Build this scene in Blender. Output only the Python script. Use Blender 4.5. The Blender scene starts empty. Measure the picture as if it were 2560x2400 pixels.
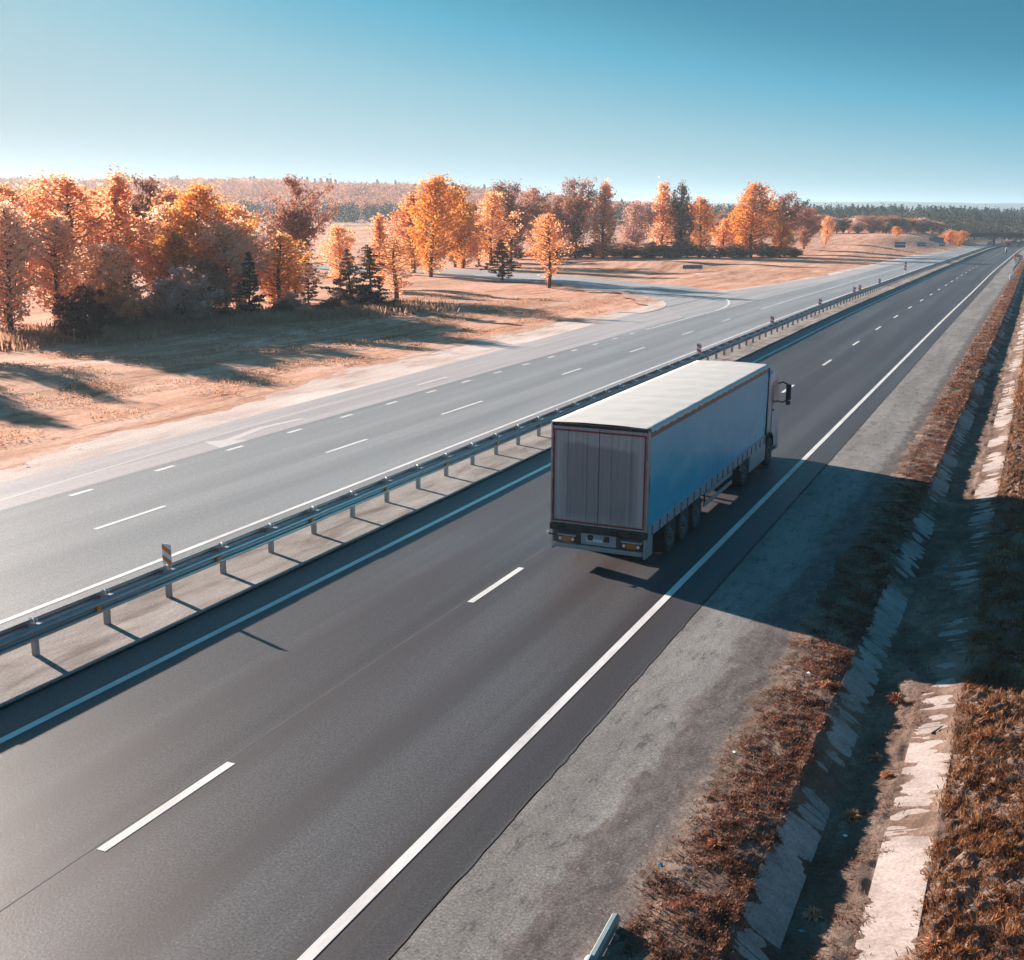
import bpy, bmesh, math, random
import numpy as np
from mathutils import Vector, Matrix

sc = bpy.context.scene
# ------------------------------------------------------------------ camera, light, exposure
cam_d = bpy.data.cameras.new('camera'); cam = bpy.data.objects.new('camera', cam_d)
sc.collection.objects.link(cam)
_R = Vector((0.91247606, 0.40908297, 0.00620974)); _U = Vector((-0.09768617, 0.20310382, 0.97427217)); _F = Vector((-0.39729693, 0.88960663, -0.22528912))
cam.matrix_world = Matrix(((_R.x, _U.x, -_F.x, 7.434), (_R.y, _U.y, -_F.y, 0.0), (_R.z, _U.z, -_F.z, 8.978), (0, 0, 0, 1)))
cam_d.sensor_fit = 'HORIZONTAL'; cam_d.sensor_width = 36; cam_d.lens = 41.077
cam_d.clip_start = 0.2; cam_d.clip_end = 30000
sc.camera = cam

SUN_AZ = math.radians(-69.6)          # the sun stands to the left of the picture, low
SUN_EL = math.radians(16.2)
world = bpy.data.worlds.new("World"); sc.world = world; world.use_nodes = True
wt = world.node_tree; wn = wt.nodes; wl = wt.links
for n in list(wn): wn.remove(n)
w_out = wn.new('ShaderNodeOutputWorld'); w_bg = wn.new('ShaderNodeBackground')
sky = wn.new('ShaderNodeTexSky'); sky.sky_type = 'NISHITA'; sky.sun_disc = False
sky.sun_elevation = SUN_EL; sky.sun_rotation = SUN_AZ      # rotation counted from +Y towards +X
sky.altitude = 0; sky.air_density = 1.0; sky.dust_density = 0.3; sky.ozone_density = 1.0
sep = wn.new('ShaderNodeSeparateColor'); wl.new(sky.outputs[0], sep.inputs[0])
# the sky texture graded as in the photograph: dim parts deep teal, parts towards the sun pale
EXPO = 1.55
half = wn.new('ShaderNodeMath'); half.operation = 'MULTIPLY'; half.inputs[1].default_value = 0.05; wl.new(sep.outputs[0], half.inputs[0])
def lin(c): return tuple(((v / 255 + .055) / 1.055) ** 2.4 if v > 10 else v / 255 / 12.92 for v in c)
grad = wn.new('ShaderNodeValToRGB'); ce = grad.color_ramp.elements
SKY = [(.08, (46, 112, 150)), (.150, (0, 120, 156)), (.184, (0, 132, 168)), (.232, (62, 164, 196)), (.31, (124, 180, 199)), (.39, (144, 184, 198)), (.50, (152, 180, 190)), (.85, (158, 168, 173))]
while len(ce) < len(SKY): ce.new(0.5)
for e_, (p_, c_) in zip(ce, SKY): e_.position = p_; e_.color = (*lin(c_), 1)
wl.new(half.outputs[0], grad.inputs[0])
gain = wn.new('ShaderNodeVectorMath'); gain.operation = 'SCALE'; gain.inputs['Scale'].default_value = 10 / 2 ** EXPO
wl.new(grad.outputs[0], gain.inputs[0])
wl.new(gain.outputs[0], w_bg.inputs[0]); w_bg.inputs[1].default_value = 0.1
wl.new(w_bg.outputs[0], w_out.inputs[0])

sun_d = bpy.data.lights.new('sun', 'SUN'); sun_d.energy = 5.0; sun_d.angle = math.radians(0.5); sun_d.color = (1.0, 0.85, 0.74)
sun = bpy.data.objects.new('sun', sun_d); sc.collection.objects.link(sun)
_sd = Vector((math.sin(SUN_AZ) * math.cos(SUN_EL), math.cos(SUN_AZ) * math.cos(SUN_EL), math.sin(SUN_EL)))
sun.rotation_euler = _sd.to_track_quat('Z', 'Y').to_euler(); sun.location = (-60, 40, 40)

sc.view_settings.view_transform = 'Standard'; sc.view_settings.look = 'None'
sc.view_settings.exposure = EXPO; sc.view_settings.gamma = 1.0; sc.view_settings.use_curve_mapping = False
sc.render.engine = 'CYCLES'; sc.cycles.use_denoising = True; sc.cycles.volume_bounces = 1
sc.cycles.max_bounces = 6; sc.cycles.transparent_max_bounces = 8
sc.cycles.sample_clamp_indirect = 6

# ------------------------------------------------------------------ helpers
rnd = random.Random(11); rs = np.random.RandomState(11)
COL = sc.collection
def link(o, parent=None):
    COL.objects.link(o)
    if parent is not None: o.parent = parent
    return o
def tag(o, label=None, cat=None, group=None, kind=None):
    if label: o['label'] = label
    if cat: o['category'] = cat
    if group: o['group'] = group
    if kind: o['kind'] = kind
    return o
def empty(name, loc=(0, 0, 0), rz=0, parent=None):
    o = bpy.data.objects.new(name, None); o.location = loc; o.rotation_euler = (0, 0, rz); o.empty_display_size = 0.3
    return link(o, parent)
def copy_tree(o, parent=None):
    c = o.copy(); link(c)
    if parent is not None: c.parent = parent
    for ch in list(o.children): copy_tree(ch, c)
    return c
def np_mesh(name, V, F, mat, smooth=False, mats=None, midx=None):
    """V (n,3); F (m,k) with k 3 or 4, or a list of such arrays"""
    me = bpy.data.meshes.new(name)
    Fs = F if isinstance(F, list) else [F]
    V = np.ascontiguousarray(V, dtype=np.float32)
    me.vertices.add(len(V)); me.vertices.foreach_set('co', V.ravel())
    idx = np.concatenate([f.ravel() for f in Fs]).astype(np.int32)
    tot = np.concatenate([np.full(len(f), f.shape[1]) for f in Fs]).astype(np.int32)
    st = np.concatenate([[0], np.cumsum(tot)[:-1]]).astype(np.int32)
    me.loops.add(len(idx)); me.loops.foreach_set('vertex_index', idx)
    me.polygons.add(len(tot)); me.polygons.foreach_set('loop_start', st); me.polygons.foreach_set('loop_total', tot)
    if smooth: me.polygons.foreach_set('use_smooth', np.ones(len(tot), bool))
    for m in (mats or [mat]): me.materials.append(m)
    if midx is not None: me.polygons.foreach_set('material_index', midx.astype(np.int32))
    me.update(calc_edges=True)
    return me
def obj(name, me, parent=None, loc=None):
    o = bpy.data.objects.new(name, me)
    if loc is not None: o.location = loc
    return link(o, parent)

class MB:
    """gathers simple shapes into one mesh"""
    def __init__(s): s.v = []; s.f = []
    def add(s, vs, fs):
        b = len(s.v); s.v += [tuple(v) for v in vs]; s.f += [tuple(i + b for i in f) for f in fs]; return s
    def box(s, x0, x1, y0, y1, z0, z1):
        return s.add([(x0,y0,z0),(x1,y0,z0),(x1,y1,z0),(x0,y1,z0),(x0,y0,z1),(x1,y0,z1),(x1,y1,z1),(x0,y1,z1)],
                     [(3,2,1,0),(4,5,6,7),(0,1,5,4),(1,2,6,5),(2,3,7,6),(3,0,4,7)])
    def tube(s, pts, r, n=8, cap=True):
        pts = [Vector(p) for p in pts]; rr = r if isinstance(r, (list, tuple)) else [r] * len(pts)
        vs = []; fs = []
        for i, p in enumerate(pts):
            d = (pts[min(i + 1, len(pts) - 1)] - pts[max(i - 1, 0)]).normalized()
            a = d.cross(Vector((0, 0, 1)) if abs(d.z) < .9 else Vector((1, 0, 0))).normalized(); b = d.cross(a)
            for k in range(n):
                t = 2 * math.pi * k / n; vs.append(p + (a * math.cos(t) + b * math.sin(t)) * rr[i])
        for i in range(len(pts) - 1):
            for k in range(n): fs.append((i*n+k, i*n+(k+1)%n, (i+1)*n+(k+1)%n, (i+1)*n+k))
        if cap: fs.append(tuple(range(n-1, -1, -1))); fs.append(tuple((len(pts)-1)*n + k for k in range(n)))
        return s.add(vs, fs)
    def prism(s, poly, a0, a1, axis='y'):
        """closed outline swept along an axis; poly in the two other axes (in order)"""
        n = len(poly)
        def P(q, a): return {'x': (a, q[0], q[1]), 'y': (q[0], a, q[1]), 'z': (q[0], q[1], a)}[axis]
        return s.add([P(q, a0) for q in poly] + [P(q, a1) for q in poly],
                     [tuple(range(n)), tuple(range(2*n-1, n-1, -1))] + [(i, i+n, (i+1)%n+n, (i+1)%n) for i in range(n)])
    def sheet(s, prof, a0, a1, th=0.004, axis='y'):
        """open profile swept and given thickness"""
        q = [Vector(p) for p in prof]; off = []
        for i in range(len(q)):
            d = (q[min(i+1, len(q)-1)] - q[max(i-1, 0)]).normalized(); off.append(q[i] + Vector((-d.y, d.x)) * th)
        return s.prism([tuple(v) for v in q] + [tuple(v) for v in reversed(off)], a0, a1, axis)
    def mesh(s, name, mat, smooth=False, bevel=0):
        me = bpy.data.meshes.new(name); me.from_pydata(s.v, [], s.f); me.materials.append(mat)
        bm = bmesh.new(); bm.from_mesh(me); bmesh.ops.recalc_face_normals(bm, faces=bm.faces)
        if bevel: bmesh.ops.bevel(bm, geom=[e for e in bm.edges if e.calc_length() > bevel * 3], offset=bevel, segments=2, affect='EDGES', profile=.5)
        bm.to_mesh(me); bm.free()
        if smooth:
            for p in me.polygons: p.use_smooth = True
            me.set_sharp_from_angle(angle=math.radians(35))
        return me
    def build(s, name, mat, parent=None, smooth=False, bevel=0, loc=None):
        return obj(name, s.mesh(name, mat, smooth, bevel), parent, loc)

# ------------------------------------------------------------------ materials
def new_mat(name):
    m = bpy.data.materials.new(name); m.use_nodes = True
    return m, m.node_tree.nodes, m.node_tree.links, m.node_tree.nodes['Principled BSDF']
def coords(N, L, scale=(1, 1, 1), rot=0.0):
    tc = N.new('ShaderNodeTexCoord'); mp = N.new('ShaderNodeMapping'); mp.inputs['Scale'].default_value = scale
    mp.inputs['Rotation'].default_value = (0, 0, rot); L.new(tc.outputs['Object'], mp.inputs[0]); return mp.outputs[0]
def noise(N, L, co, scale, detail=6, rough=.6, dist=0.0):
    n = N.new('ShaderNodeTexNoise'); n.inputs['Scale'].default_value = scale; n.inputs['Detail'].default_value = detail
    n.inputs['Roughness'].default_value = rough; n.inputs['Distortion'].default_value = dist; L.new(co, n.inputs['Vector']); return n.outputs['Fac']
def ramp(N, L, fac, stops, interp='LINEAR'):
    r = N.new('ShaderNodeValToRGB'); r.color_ramp.interpolation = interp
    e = r.color_ramp.elements
    while len(e) < len(stops): e.new(0.5)
    for k, (p, c) in enumerate(stops):
        e[k].position = p; e[k].color = (*c, 1) if len(c) == 3 else c
    L.new(fac, r.inputs[0]); return r.outputs[0]
def mix(N, L, a, b, fac, mode='MIX'):
    m = N.new('ShaderNodeMix'); m.data_type = 'RGBA'; m.blend_type = mode
    for s, v in ((m.inputs[6], a), (m.inputs[7], b), (m.inputs[0], fac)):
        if hasattr(v, 'links'): L.new(v, s)
        elif isinstance(v, (int, float)): s.default_value = v
        else: s.default_value = (*v, 1)
    return m.outputs[2]
def gray(v): return (v, v, v)
def bump(N, L, b, h, strength=.3, dist=.02):
    n = N.new('ShaderNodeBump'); n.inputs['Strength'].default_value = strength; n.inputs['Distance'].default_value = dist
    L.new(h, n.inputs['Height']); L.new(n.outputs[0], b.inputs['Normal'])
def plain(name, col, rough=.6, metal=0.0, var=.12, scale=3.0, bmp=0.0, spec=None):
    m, N, L, b = new_mat(name)
    co = coords(N, L); n = noise(N, L, co, scale, 8, .65)
    c = mix(N, L, tuple(x * (1 - var) for x in col), tuple(min(1, x * (1 + var)) for x in col), n)
    L.new(c, b.inputs['Base Color']); b.inputs['Roughness'].default_value = rough; b.inputs['Metallic'].default_value = metal
    if spec is not None: b.inputs['Specular IOR Level'].default_value = spec
    if bmp: bump(N, L, b, noise(N, L, co, scale * 12, 4, .6), bmp)
    return m

def asphalt(name, dark, light, tint, speck=.5, streak=(1.1, .035, 1), rough=.75, patch=None, spec=.5, rl=None):
    m, N, L, b = new_mat(name)
    s1 = noise(N, L, coords(N, L, streak), 1.0, 5, .55)                     # wheel tracks, long with the road
    s2 = noise(N, L, coords(N, L, (.35, .05, 1)), 1.0, 4, .6, .6)
    f = noise(N, L, coords(N, L), 24.0, 4, .85); f2 = noise(N, L, coords(N, L), 6.0, 8, .75)
    c = ramp(N, L, s1, [(.40, dark), (.60, light)])
    c = mix(N, L, c, tint, ramp(N, L, s2, [(.45, gray(0)), (.72, gray(.75))]))
    c = mix(N, L, c, gray(.5), speck, 'OVERLAY') if False else c
    sp = ramp(N, L, f, [(.34, gray(1 - speck)), (.5, gray(1)), (.66, gray(min(1.9, 1 + speck * 1.5)))])
    c = mix(N, L, c, sp, 1.0, 'MULTIPLY')
    c = mix(N, L, c, ramp(N, L, f2, [(.28, gray(.80)), (.72, gray(1.2))]), 1.0, 'MULTIPLY')
    if patch: c = patch(N, L, c)
    L.new(c, b.inputs['Base Color']); b.inputs['Roughness'].default_value = rough; b.inputs['Specular IOR Level'].default_value = spec
    bump(N, L, b, f, .35, .012)
    return m
def dirt(name, c0, c1, c2, scale=1.2, stretch=(1, 1, 1), rough=.95, bstr=.5, fine=30.0, patch=None):
    m, N, L, b = new_mat(name)
    n1 = noise(N, L, coords(N, L, stretch), scale, 8, .65, .4); n2 = noise(N, L, coords(N, L), fine, 4, .7); n3 = noise(N, L, coords(N, L, stretch), scale * .22, 3, .5)
    c = ramp(N, L, n1, [(.32, c0), (.5, c1), (.68, c2)])
    c = mix(N, L, c, ramp(N, L, n3, [(.35, gray(.82)), (.65, gray(1.12))]), 1.0, 'MULTIPLY')
    if patch: c = patch(N, L, c)
    c = mix(N, L, c, ramp(N, L, n2, [(.3, gray(.7)), (.7, gray(1.25))]), 1.0, 'MULTIPLY')
    L.new(c, b.inputs['Base Color']); b.inputs['Roughness'].default_value = rough; b.inputs['Specular IOR Level'].default_value = .2
    bump(N, L, b, n2, bstr, .04)
    return m
def leaf_mat(name, stops, trans=.45, rough=.6, big=.6, objvar=.25):
    """leaf colour changes from clump to clump and from tree to tree; thin leaves let light through"""
    m, N, L, b = new_mat(name)
    co = coords(N, L); n = noise(N, L, co, big, 3, .6); n2 = noise(N, L, co, 9.0, 2, .5)
    mx = N.new('ShaderNodeMath'); mx.operation = 'MULTIPLY_ADD'; mx.inputs[1].default_value = .45; L.new(n2, mx.inputs[0])
    ml = N.new('ShaderNodeMath'); ml.operation = 'MULTIPLY'; ml.inputs[1].default_value = .62; L.new(n, ml.inputs[0]); L.new(ml.outputs[0], mx.inputs[2])
    oi = N.new('ShaderNodeObjectInfo'); ad = N.new('ShaderNodeMath'); ad.operation = 'MULTIPLY_ADD'; ad.inputs[1].default_value = objvar
    L.new(oi.outputs['Random'], ad.inputs[0]); sb = N.new('ShaderNodeMath'); sb.operation = 'SUBTRACT'; sb.inputs[1].default_value = objvar / 2
    L.new(mx.outputs[0], sb.inputs[0]); L.new(sb.outputs[0], ad.inputs[2])
    c = ramp(N, L, ad.outputs[0], stops)
    L.new(c, b.inputs['Base Color']); b.inputs['Roughness'].default_value = rough; b.inputs['Specular IOR Level'].default_value = .08
    if trans:
        t = N.new('ShaderNodeBsdfTranslucent'); L.new(c, t.inputs[0]); ms = N.new('ShaderNodeMixShader'); ms.inputs[0].default_value = trans
        out = N['Material Output']; L.new(b.outputs[0], ms.inputs[1]); L.new(t.outputs[0], ms.inputs[2]); L.new(ms.outputs[0], out.inputs[0])
    return m

M = {}
def seam_patch(N, L, c): return c
def tracks(N, L, c):
    # tyre polished, brownish wheel paths, two to a lane
    sx = N.new('ShaderNodeSeparateXYZ'); L.new(coords(N, L), sx.inputs[0])
    wv = noise(N, L, coords(N, L, (.3, .02, 1)), 1.0, 3, .5); w = N.new('ShaderNodeMath'); w.operation = 'MULTIPLY_ADD'; w.inputs[1].default_value = 1.1; L.new(wv, w.inputs[0]); L.new(sx.outputs[0], w.inputs[2])
    s = N.new('ShaderNodeMath'); s.operation = 'MULTIPLY'; s.inputs[1].default_value = 3.25; L.new(w.outputs[0], s.inputs[0])
    si = N.new('ShaderNodeMath'); si.operation = 'SINE'; L.new(s.outputs[0], si.inputs[0])
    pn = noise(N, L, coords(N, L, (1.5, .05, 1)), 1.0, 5, .65); mu = N.new('ShaderNodeMath'); mu.operation = 'MULTIPLY'; L.new(si.outputs[0], mu.inputs[0]); L.new(pn, mu.inputs[1])
    c = mix(N, L, c, (.050, .037, .040), ramp(N, L, mu.outputs[0], [(.12, gray(0)), (.62, gray(.75))]))
    oil = noise(N, L, coords(N, L, (1, .5, 1)), 1.4, 3, .6)
    return mix(N, L, c, (.03, .028, .03), ramp(N, L, oil, [(.70, gray(0)), (.78, gray(.45))]))
M['lane_r'] = asphalt('dark_asphalt', (.040, .038, .041), (.078, .076, .081), (.052, .036, .038), speck=.75, streak=(.75, .015, 1), rough=.5, patch=tracks)
M['lane_l'] = asphalt('pale_asphalt', (.25, .243, .235), (.34, .33, .318), (.29, .28, .272), speck=.5, streak=(.8, .02, 1), rough=.42, spec=.8)  # older paler surface, whitened further to stand in for the veiling glare
M['accel'] = asphalt('dusty_veiled_asphalt', (.44, .39, .375), (.54, .48, .46), (.49, .43, .41), speck=.12, streak=(1.2, .05, 1), rough=.45, spec=.8)  # pale dust, with the lens veil put into the colour as well
M['shoulder'] = asphalt('shoulder_asphalt', (.17, .165, .16), (.235, .225, .215), (.20, .185, .175), speck=.7, streak=(.8, .08, 1))
def blotch(N, L, c):
    n = noise(N, L, coords(N, L, (1, .35, 1)), 3.2, 8, .72, .3)
    return mix(N, L, c, ramp(N, L, n, [(.36, gray(.62)), (.44, gray(1)), (.75, gray(1.08))]), 1.0, 'MULTIPLY')
M['shoulder'] = asphalt('shoulder_asphalt', (.16, .155, .15), (.215, .205, .195), (.19, .175, .165), speck=.6, streak=(.8, .08, 1), patch=blotch)
M['tar'] = asphalt('tarred_edge', (.035, .030, .032), (.055, .048, .05), (.045, .04, .04), speck=.5)
def shoulder_material():
    m, N, L, b = new_mat('worn_shoulder')
    sx = N.new('ShaderNodeSeparateXYZ'); L.new(coords(N, L), sx.inputs[0])
    def wobble(amp, scale, st):
        n = noise(N, L, coords(N, L, st), scale, 9, .72, .4); q = N.new('ShaderNodeMath'); q.operation = 'MULTIPLY_ADD'; q.inputs[1].default_value = amp; L.new(n, q.inputs[0]); L.new(sx.outputs[0], q.inputs[2]); return q.outputs[0]
    yy = N.new('ShaderNodeMapRange'); yy.inputs[1].default_value = 12; yy.inputs[2].default_value = 45; yy.inputs[3].default_value = 0; yy.inputs[4].default_value = -.75; L.new(sx.outputs[1], yy.inputs[0])
    def stp(v, a, w):
        q0 = N.new('ShaderNodeMath'); q0.operation = 'ADD'; L.new(v, q0.inputs[0]); L.new(yy.outputs[0], q0.inputs[1])
        q = N.new('ShaderNodeMapRange'); q.interpolation_type = 'SMOOTHSTEP'; q.inputs[1].default_value = a; q.inputs[2].default_value = a + w; L.new(q0.outputs[0], q.inputs[0]); return q.outputs[0]
    fine = noise(N, L, coords(N, L), 24.0, 4, .85); mid = noise(N, L, coords(N, L, (1, .4, 1)), 3.4, 8, .75, .3); big = noise(N, L, coords(N, L, (.8, .10, 1)), 1.0, 4, .6)
    asph = ramp(N, L, big, [(.40, (.175, .166, .158)), (.60, (.25, .238, .226))])
    asph = mix(N, L, asph, ramp(N, L, mid, [(.37, gray(.45)), (.44, gray(.92)), (.52, gray(1)), (.62, gray(1.15))]), 1.0, 'MULTIPLY')
    grav = ramp(N, L, mid, [(.35, (.075, .062, .058)), (.5, (.125, .105, .097)), (.65, (.18, .155, .14))])
    stones = ramp(N, L, noise(N, L, coords(N, L), 15.0, 2, .5), [(.66, gray(0)), (.71, gray(.7))]); grav = mix(N, L, grav, (.30, .265, .24), stones)
    earth = ramp(N, L, mid, [(.33, (.17, .12, .095)), (.5, (.28, .21, .17)), (.66, (.40, .32, .27))])
    c = mix(N, L, asph, grav, stp(wobble(1.5, 1.1, (1, .55, 1)), 2.72, .28))
    c = mix(N, L, c, earth, stp(wobble(1.1, 1.3, (1, .5, 1)), 3.35, .55))
    c = mix(N, L, c, ramp(N, L, fine, [(.34, gray(.5)), (.5, gray(1)), (.66, gray(1.7))]), 1.0, 'MULTIPLY')
    L.new(c, b.inputs['Base Color']); b.inputs['Roughness'].default_value = .85; b.inputs['Specular IOR Level'].default_value = .3
    bump(N, L, b, fine, .5, .015); return m
M['shoulder_mix'] = shoulder_material()
M['median'] = dirt('median_concrete', (.15, .115, .10), (.30, .265, .245), (.40, .36, .335), 1.5, (1, .22, 1), bstr=.5, fine=18)
def furrow(N, L, c):
    n = noise(N, L, coords(N, L, (1.7, .16, 1), .07), .9, 7, .72, .3); n2 = noise(N, L, coords(N, L, (1, .4, 1)), 1.7, 6, .75)
    c = mix(N, L, c, ramp(N, L, n, [(.36, (.55, .40, .34)), (.46, gray(1)), (.62, gray(1)), (.72, (1.12, 1.2, 1.28))]), 1.0, 'MULTIPLY')
    return mix(N, L, c, ramp(N, L, n2, [(.34, (.62, .5, .45)), (.45, gray(1)), (.66, gray(1.1))]), 1.0, 'MULTIPLY')
def turf_patch(N, L, c):
    sx = N.new('ShaderNodeSeparateXYZ'); L.new(coords(N, L), sx.inputs[0])
    mr = N.new('ShaderNodeMapRange'); mr.inputs[1].default_value = -25.2; mr.inputs[2].default_value = -28.5; mr.inputs[3].default_value = -.16; mr.inputs[4].default_value = .10; L.new(sx.outputs[0], mr.inputs[0])
    n = noise(N, L, coords(N, L, (1.3, .3, 1)), 1.0, 8, .75, .3); ad = N.new('ShaderNodeMath'); ad.operation = 'ADD'; L.new(n, ad.inputs[0]); L.new(mr.outputs[0], ad.inputs[1])
    return mix(N, L, c, (.50, .25, .15), ramp(N, L, ad.outputs[0], [(.52, gray(0)), (.60, gray(.9))]))
M['sand'] = dirt('pale_sand', (.46, .34, .29), (.66, .53, .47), (.74, .62, .56), .8, (1, .25, 1), bstr=.25, fine=14, patch=turf_patch)
M['gravel'] = asphalt('shoulder_gravel', (.085, .072, .068), (.14, .12, .11), (.17, .145, .13), speck=.95, streak=(.8, .15, 1), patch=lambda N, L, c: mix(N, L, c, (.34, .30, .27), ramp(N, L, noise(N, L, coords(N, L), 15.0, 2, .5), [(.70, gray(0)), (.73, gray(.8))])))
M['verge'] = dirt('verge_earth', (.10, .058, .043), (.19, .122, .093), (.34, .25, .205), 1.0, (1, .5, 1), bstr=.8, fine=16)
M['field'] = dirt('dry_field_grass', (.44, .18, .09), (.64, .33, .21), (.76, .48, .36), .30, (1.6, .22, 1), bstr=.9, fine=4.5, patch=furrow)
M['exit'] = asphalt('slip_road_asphalt', (.33, .33, .32), (.42, .41, .40), (.38, .36, .35), speck=.1, rough=.6)
M['paint_worn'] = plain('worn_white_paint', (.60, .555, .535), .6, var=.12, scale=8)
m, N, L, b = new_mat('white_road_paint')
_n = noise(N, L, coords(N, L), 26.0, 6, .8); _n2 = noise(N, L, coords(N, L, (1, .3, 1)), 1.6, 5, .7)
_c = ramp(N, L, _n2, [(.35, (.60, .585, .555)), (.6, (.78, .765, .735))])
_ad = N.new('ShaderNodeMath'); _ad.operation = 'MULTIPLY_ADD'; _ad.inputs[1].default_value = .35; L.new(_n2, _ad.inputs[0]); L.new(_n, _ad.inputs[2])
_c = mix(N, L, _c, (.20, .19, .185), ramp(N, L, _ad.outputs[0], [(.47, gray(.75)), (.56, gray(0))]))
L.new(_c, b.inputs['Base Color']); b.inputs['Roughness'].default_value = .6; M['paint'] = m
M['far_land'] = plain('far_wooded_land', (.055, .075, .065), .9, var=.35, scale=.01)
M['seam'] = plain('asphalt_seam', (.13, .128, .125), .8, var=.5, scale=2)
# ------------------------------------------------------------------ the lie of the land
def sst(a,b,x):
    t=np.clip((np.asarray(x,float)-a)/(b-a),0,1); return t*t*(3-2*t)
def grade(Y):
    # the road runs level, then drops away at about one per cent
    t=np.clip(np.asarray(Y,float)-95,0,620)
    return np.where(t<40,-0.0098*t*t/80,-0.0098*(t-20))
def bend(Y):
    Y=np.asarray(Y,float)
    return -0.6*sst(110,250,Y)+3.0*np.clip((Y-400)/200,0,4)**2
_rs=np.random.RandomState(5)
_W=[(_rs.uniform(.6,1.6),_rs.uniform(0,6.28),_rs.uniform(0,6.28)) for _ in range(10)]
def waves(X,Y,L):
    s=0
    for a,d,ph in _W: s=s+np.sin((X*np.cos(d)+Y*np.sin(d))*6.28/L*a+ph)
    return s/3.2
def terrain(X,Y):
    X=np.asarray(X,float); Y=np.asarray(Y,float)
    R=np.hypot(X-7.4,Y); az=np.degrees(np.arctan2(X-7.4,Y))
    z=grade(Y)
    left=sst(-17,-42,X-bend(Y))
    z=z+4.6*sst(290,430,Y)*left*(1-sst(900,1400,R))                       # rising bank before the overpass
    z=z+1.3*np.exp(-((X+52)/20)**2-((Y-196+0.25*(X+52))/9)**2)            # low mounds in the fork of the slip road
    z=z+.16*waves(X,Y,26)*sst(-26,-40,X)*(1-sst(300,500,Y)*.5)
    ridge=(1-sst(-31,-14,az))
    z=z+(27*ridge+4)*sst(620,1350,R)+1.5*waves(X,Y,300)*sst(600,1000,R)
    z=z+(46+6*waves(X,Y,2600))*sst(2600,5200,R)
    z=z-60*sst(6500,9000,R)*0
    return z
def grid_mesh(name, xs2d, ys2d, zs2d, mat, smooth=True):
    ny, nx = xs2d.shape
    V = np.stack([xs2d, ys2d, zs2d], -1).reshape(-1, 3)
    i = np.arange(ny * nx).reshape(ny, nx)
    F = np.stack([i[:-1, :-1], i[:-1, 1:], i[1:, 1:], i[1:, :-1]], -1).reshape(-1, 4)
    return np_mesh(name, V, F, mat, smooth)
YS = np.concatenate([np.arange(-12, 100, 2.0), np.arange(100, 400, 4.0), np.arange(400, 1300, 12.0)])
def strip(name, x0, x1, dz, mat, y0=-12, y1=1290, nx=2, parent=None, wob=None, kind='structure'):
    ys = YS[(YS > y0) & (YS < y1)]; ys = np.concatenate([[y0], ys, [y1]])
    f0 = x0 if callable(x0) else (lambda y: np.full_like(y, x0)); f1 = x1 if callable(x1) else (lambda y: np.full_like(y, x1))
    a = f0(ys) + bend(ys); b = f1(ys) + bend(ys)
    t = np.linspace(0, 1, nx)[None]
    X = a[:, None] * (1 - t) + b[:, None] * t; Yg = np.repeat(ys[:, None], nx, 1)
    Z = grade(Yg) + dz
    o = obj(name, grid_mesh(name, X, Yg, Z, mat), parent)
    if parent is None: o['kind'] = kind
    return o

# the ground: one sheet out to the horizon, dipped under the finely modelled ditch
gx = np.unique(np.concatenate([np.arange(-130, 40, 2.5), -130 - np.geomspace(3, 7000, 60), 40 + np.geomspace(3, 6000, 44)]))
gy = np.unique(np.concatenate([np.arange(-80, 330, 4.0), np.arange(330, 620, 8.0), 620 + np.geomspace(10, 9500, 80), -80 - np.geomspace(10, 3000, 10)]))
GX, GY = np.meshgrid(gx, gy)
GZ = terrain(GX, GY) - 0.09
rx = GX - bend(GY)
GZ = GZ - 1.6 * ((rx > 2.9) & (rx < 15) & (GY > -8) & (GY < 690))
GZ = GZ - .12 * ((rx > -24.5) & (rx < 3) & (GY < 1290))
me = grid_mesh('ground', GX, GY, GZ, M['field'])
me.materials.append(M['far_land'])
_R = np.hypot((GX[:-1, :-1] + GX[1:, 1:]) / 2 - 7.4, (GY[:-1, :-1] + GY[1:, 1:]) / 2).ravel()
me.polygons.foreach_set('material_index', (_R > 1150).astype(np.int32))
tag(obj('ground', me), kind='structure')

# carriageways
tarlane = strip('right_carriageway', -9.25, 0.92, 0.0, M['lane_r'], nx=7)
left_edge = lambda y: np.interp(y, [-12, 60, 100, 118, 145, 170, 210, 1290], [-20.6, -20.8, -20.6, -20.4, -20.2, -19.9, -19.9, -19.9])
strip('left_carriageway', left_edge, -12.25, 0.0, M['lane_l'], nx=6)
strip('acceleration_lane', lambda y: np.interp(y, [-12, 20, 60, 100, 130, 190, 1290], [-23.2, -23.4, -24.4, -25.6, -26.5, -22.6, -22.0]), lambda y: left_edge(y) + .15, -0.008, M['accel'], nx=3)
rr = np.random.RandomState(3)
ws = np.interp(YS, YS, np.convolve(rr.uniform(-1, 1, len(YS) + 4), np.ones(5) / 5, 'valid'))
_se = lambda y: np.interp(y, [-12, 20, 30, 43, 52, 75, 96, 108, 118], [-25.2, -24.8, -25.0, -27.3, -28.2, -29.0, -28.6, -27.6, -26.4]) + 1.4 * np.interp(y, YS, ws)
def ragged(base, amp, seed, L=1.6):
    r = np.random.RandomState(seed); yy = np.arange(-20, 1310, L); v = np.convolve(r.uniform(-1, 1, len(yy) + 4), [.1, .25, .3, .25, .1], 'valid')
    return lambda y: base(y) + amp * np.interp(y, yy, v)
YF = np.concatenate([np.arange(-12, 60, .08), np.arange(60, 200, .5), np.arange(200, 1290, 10)])
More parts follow.
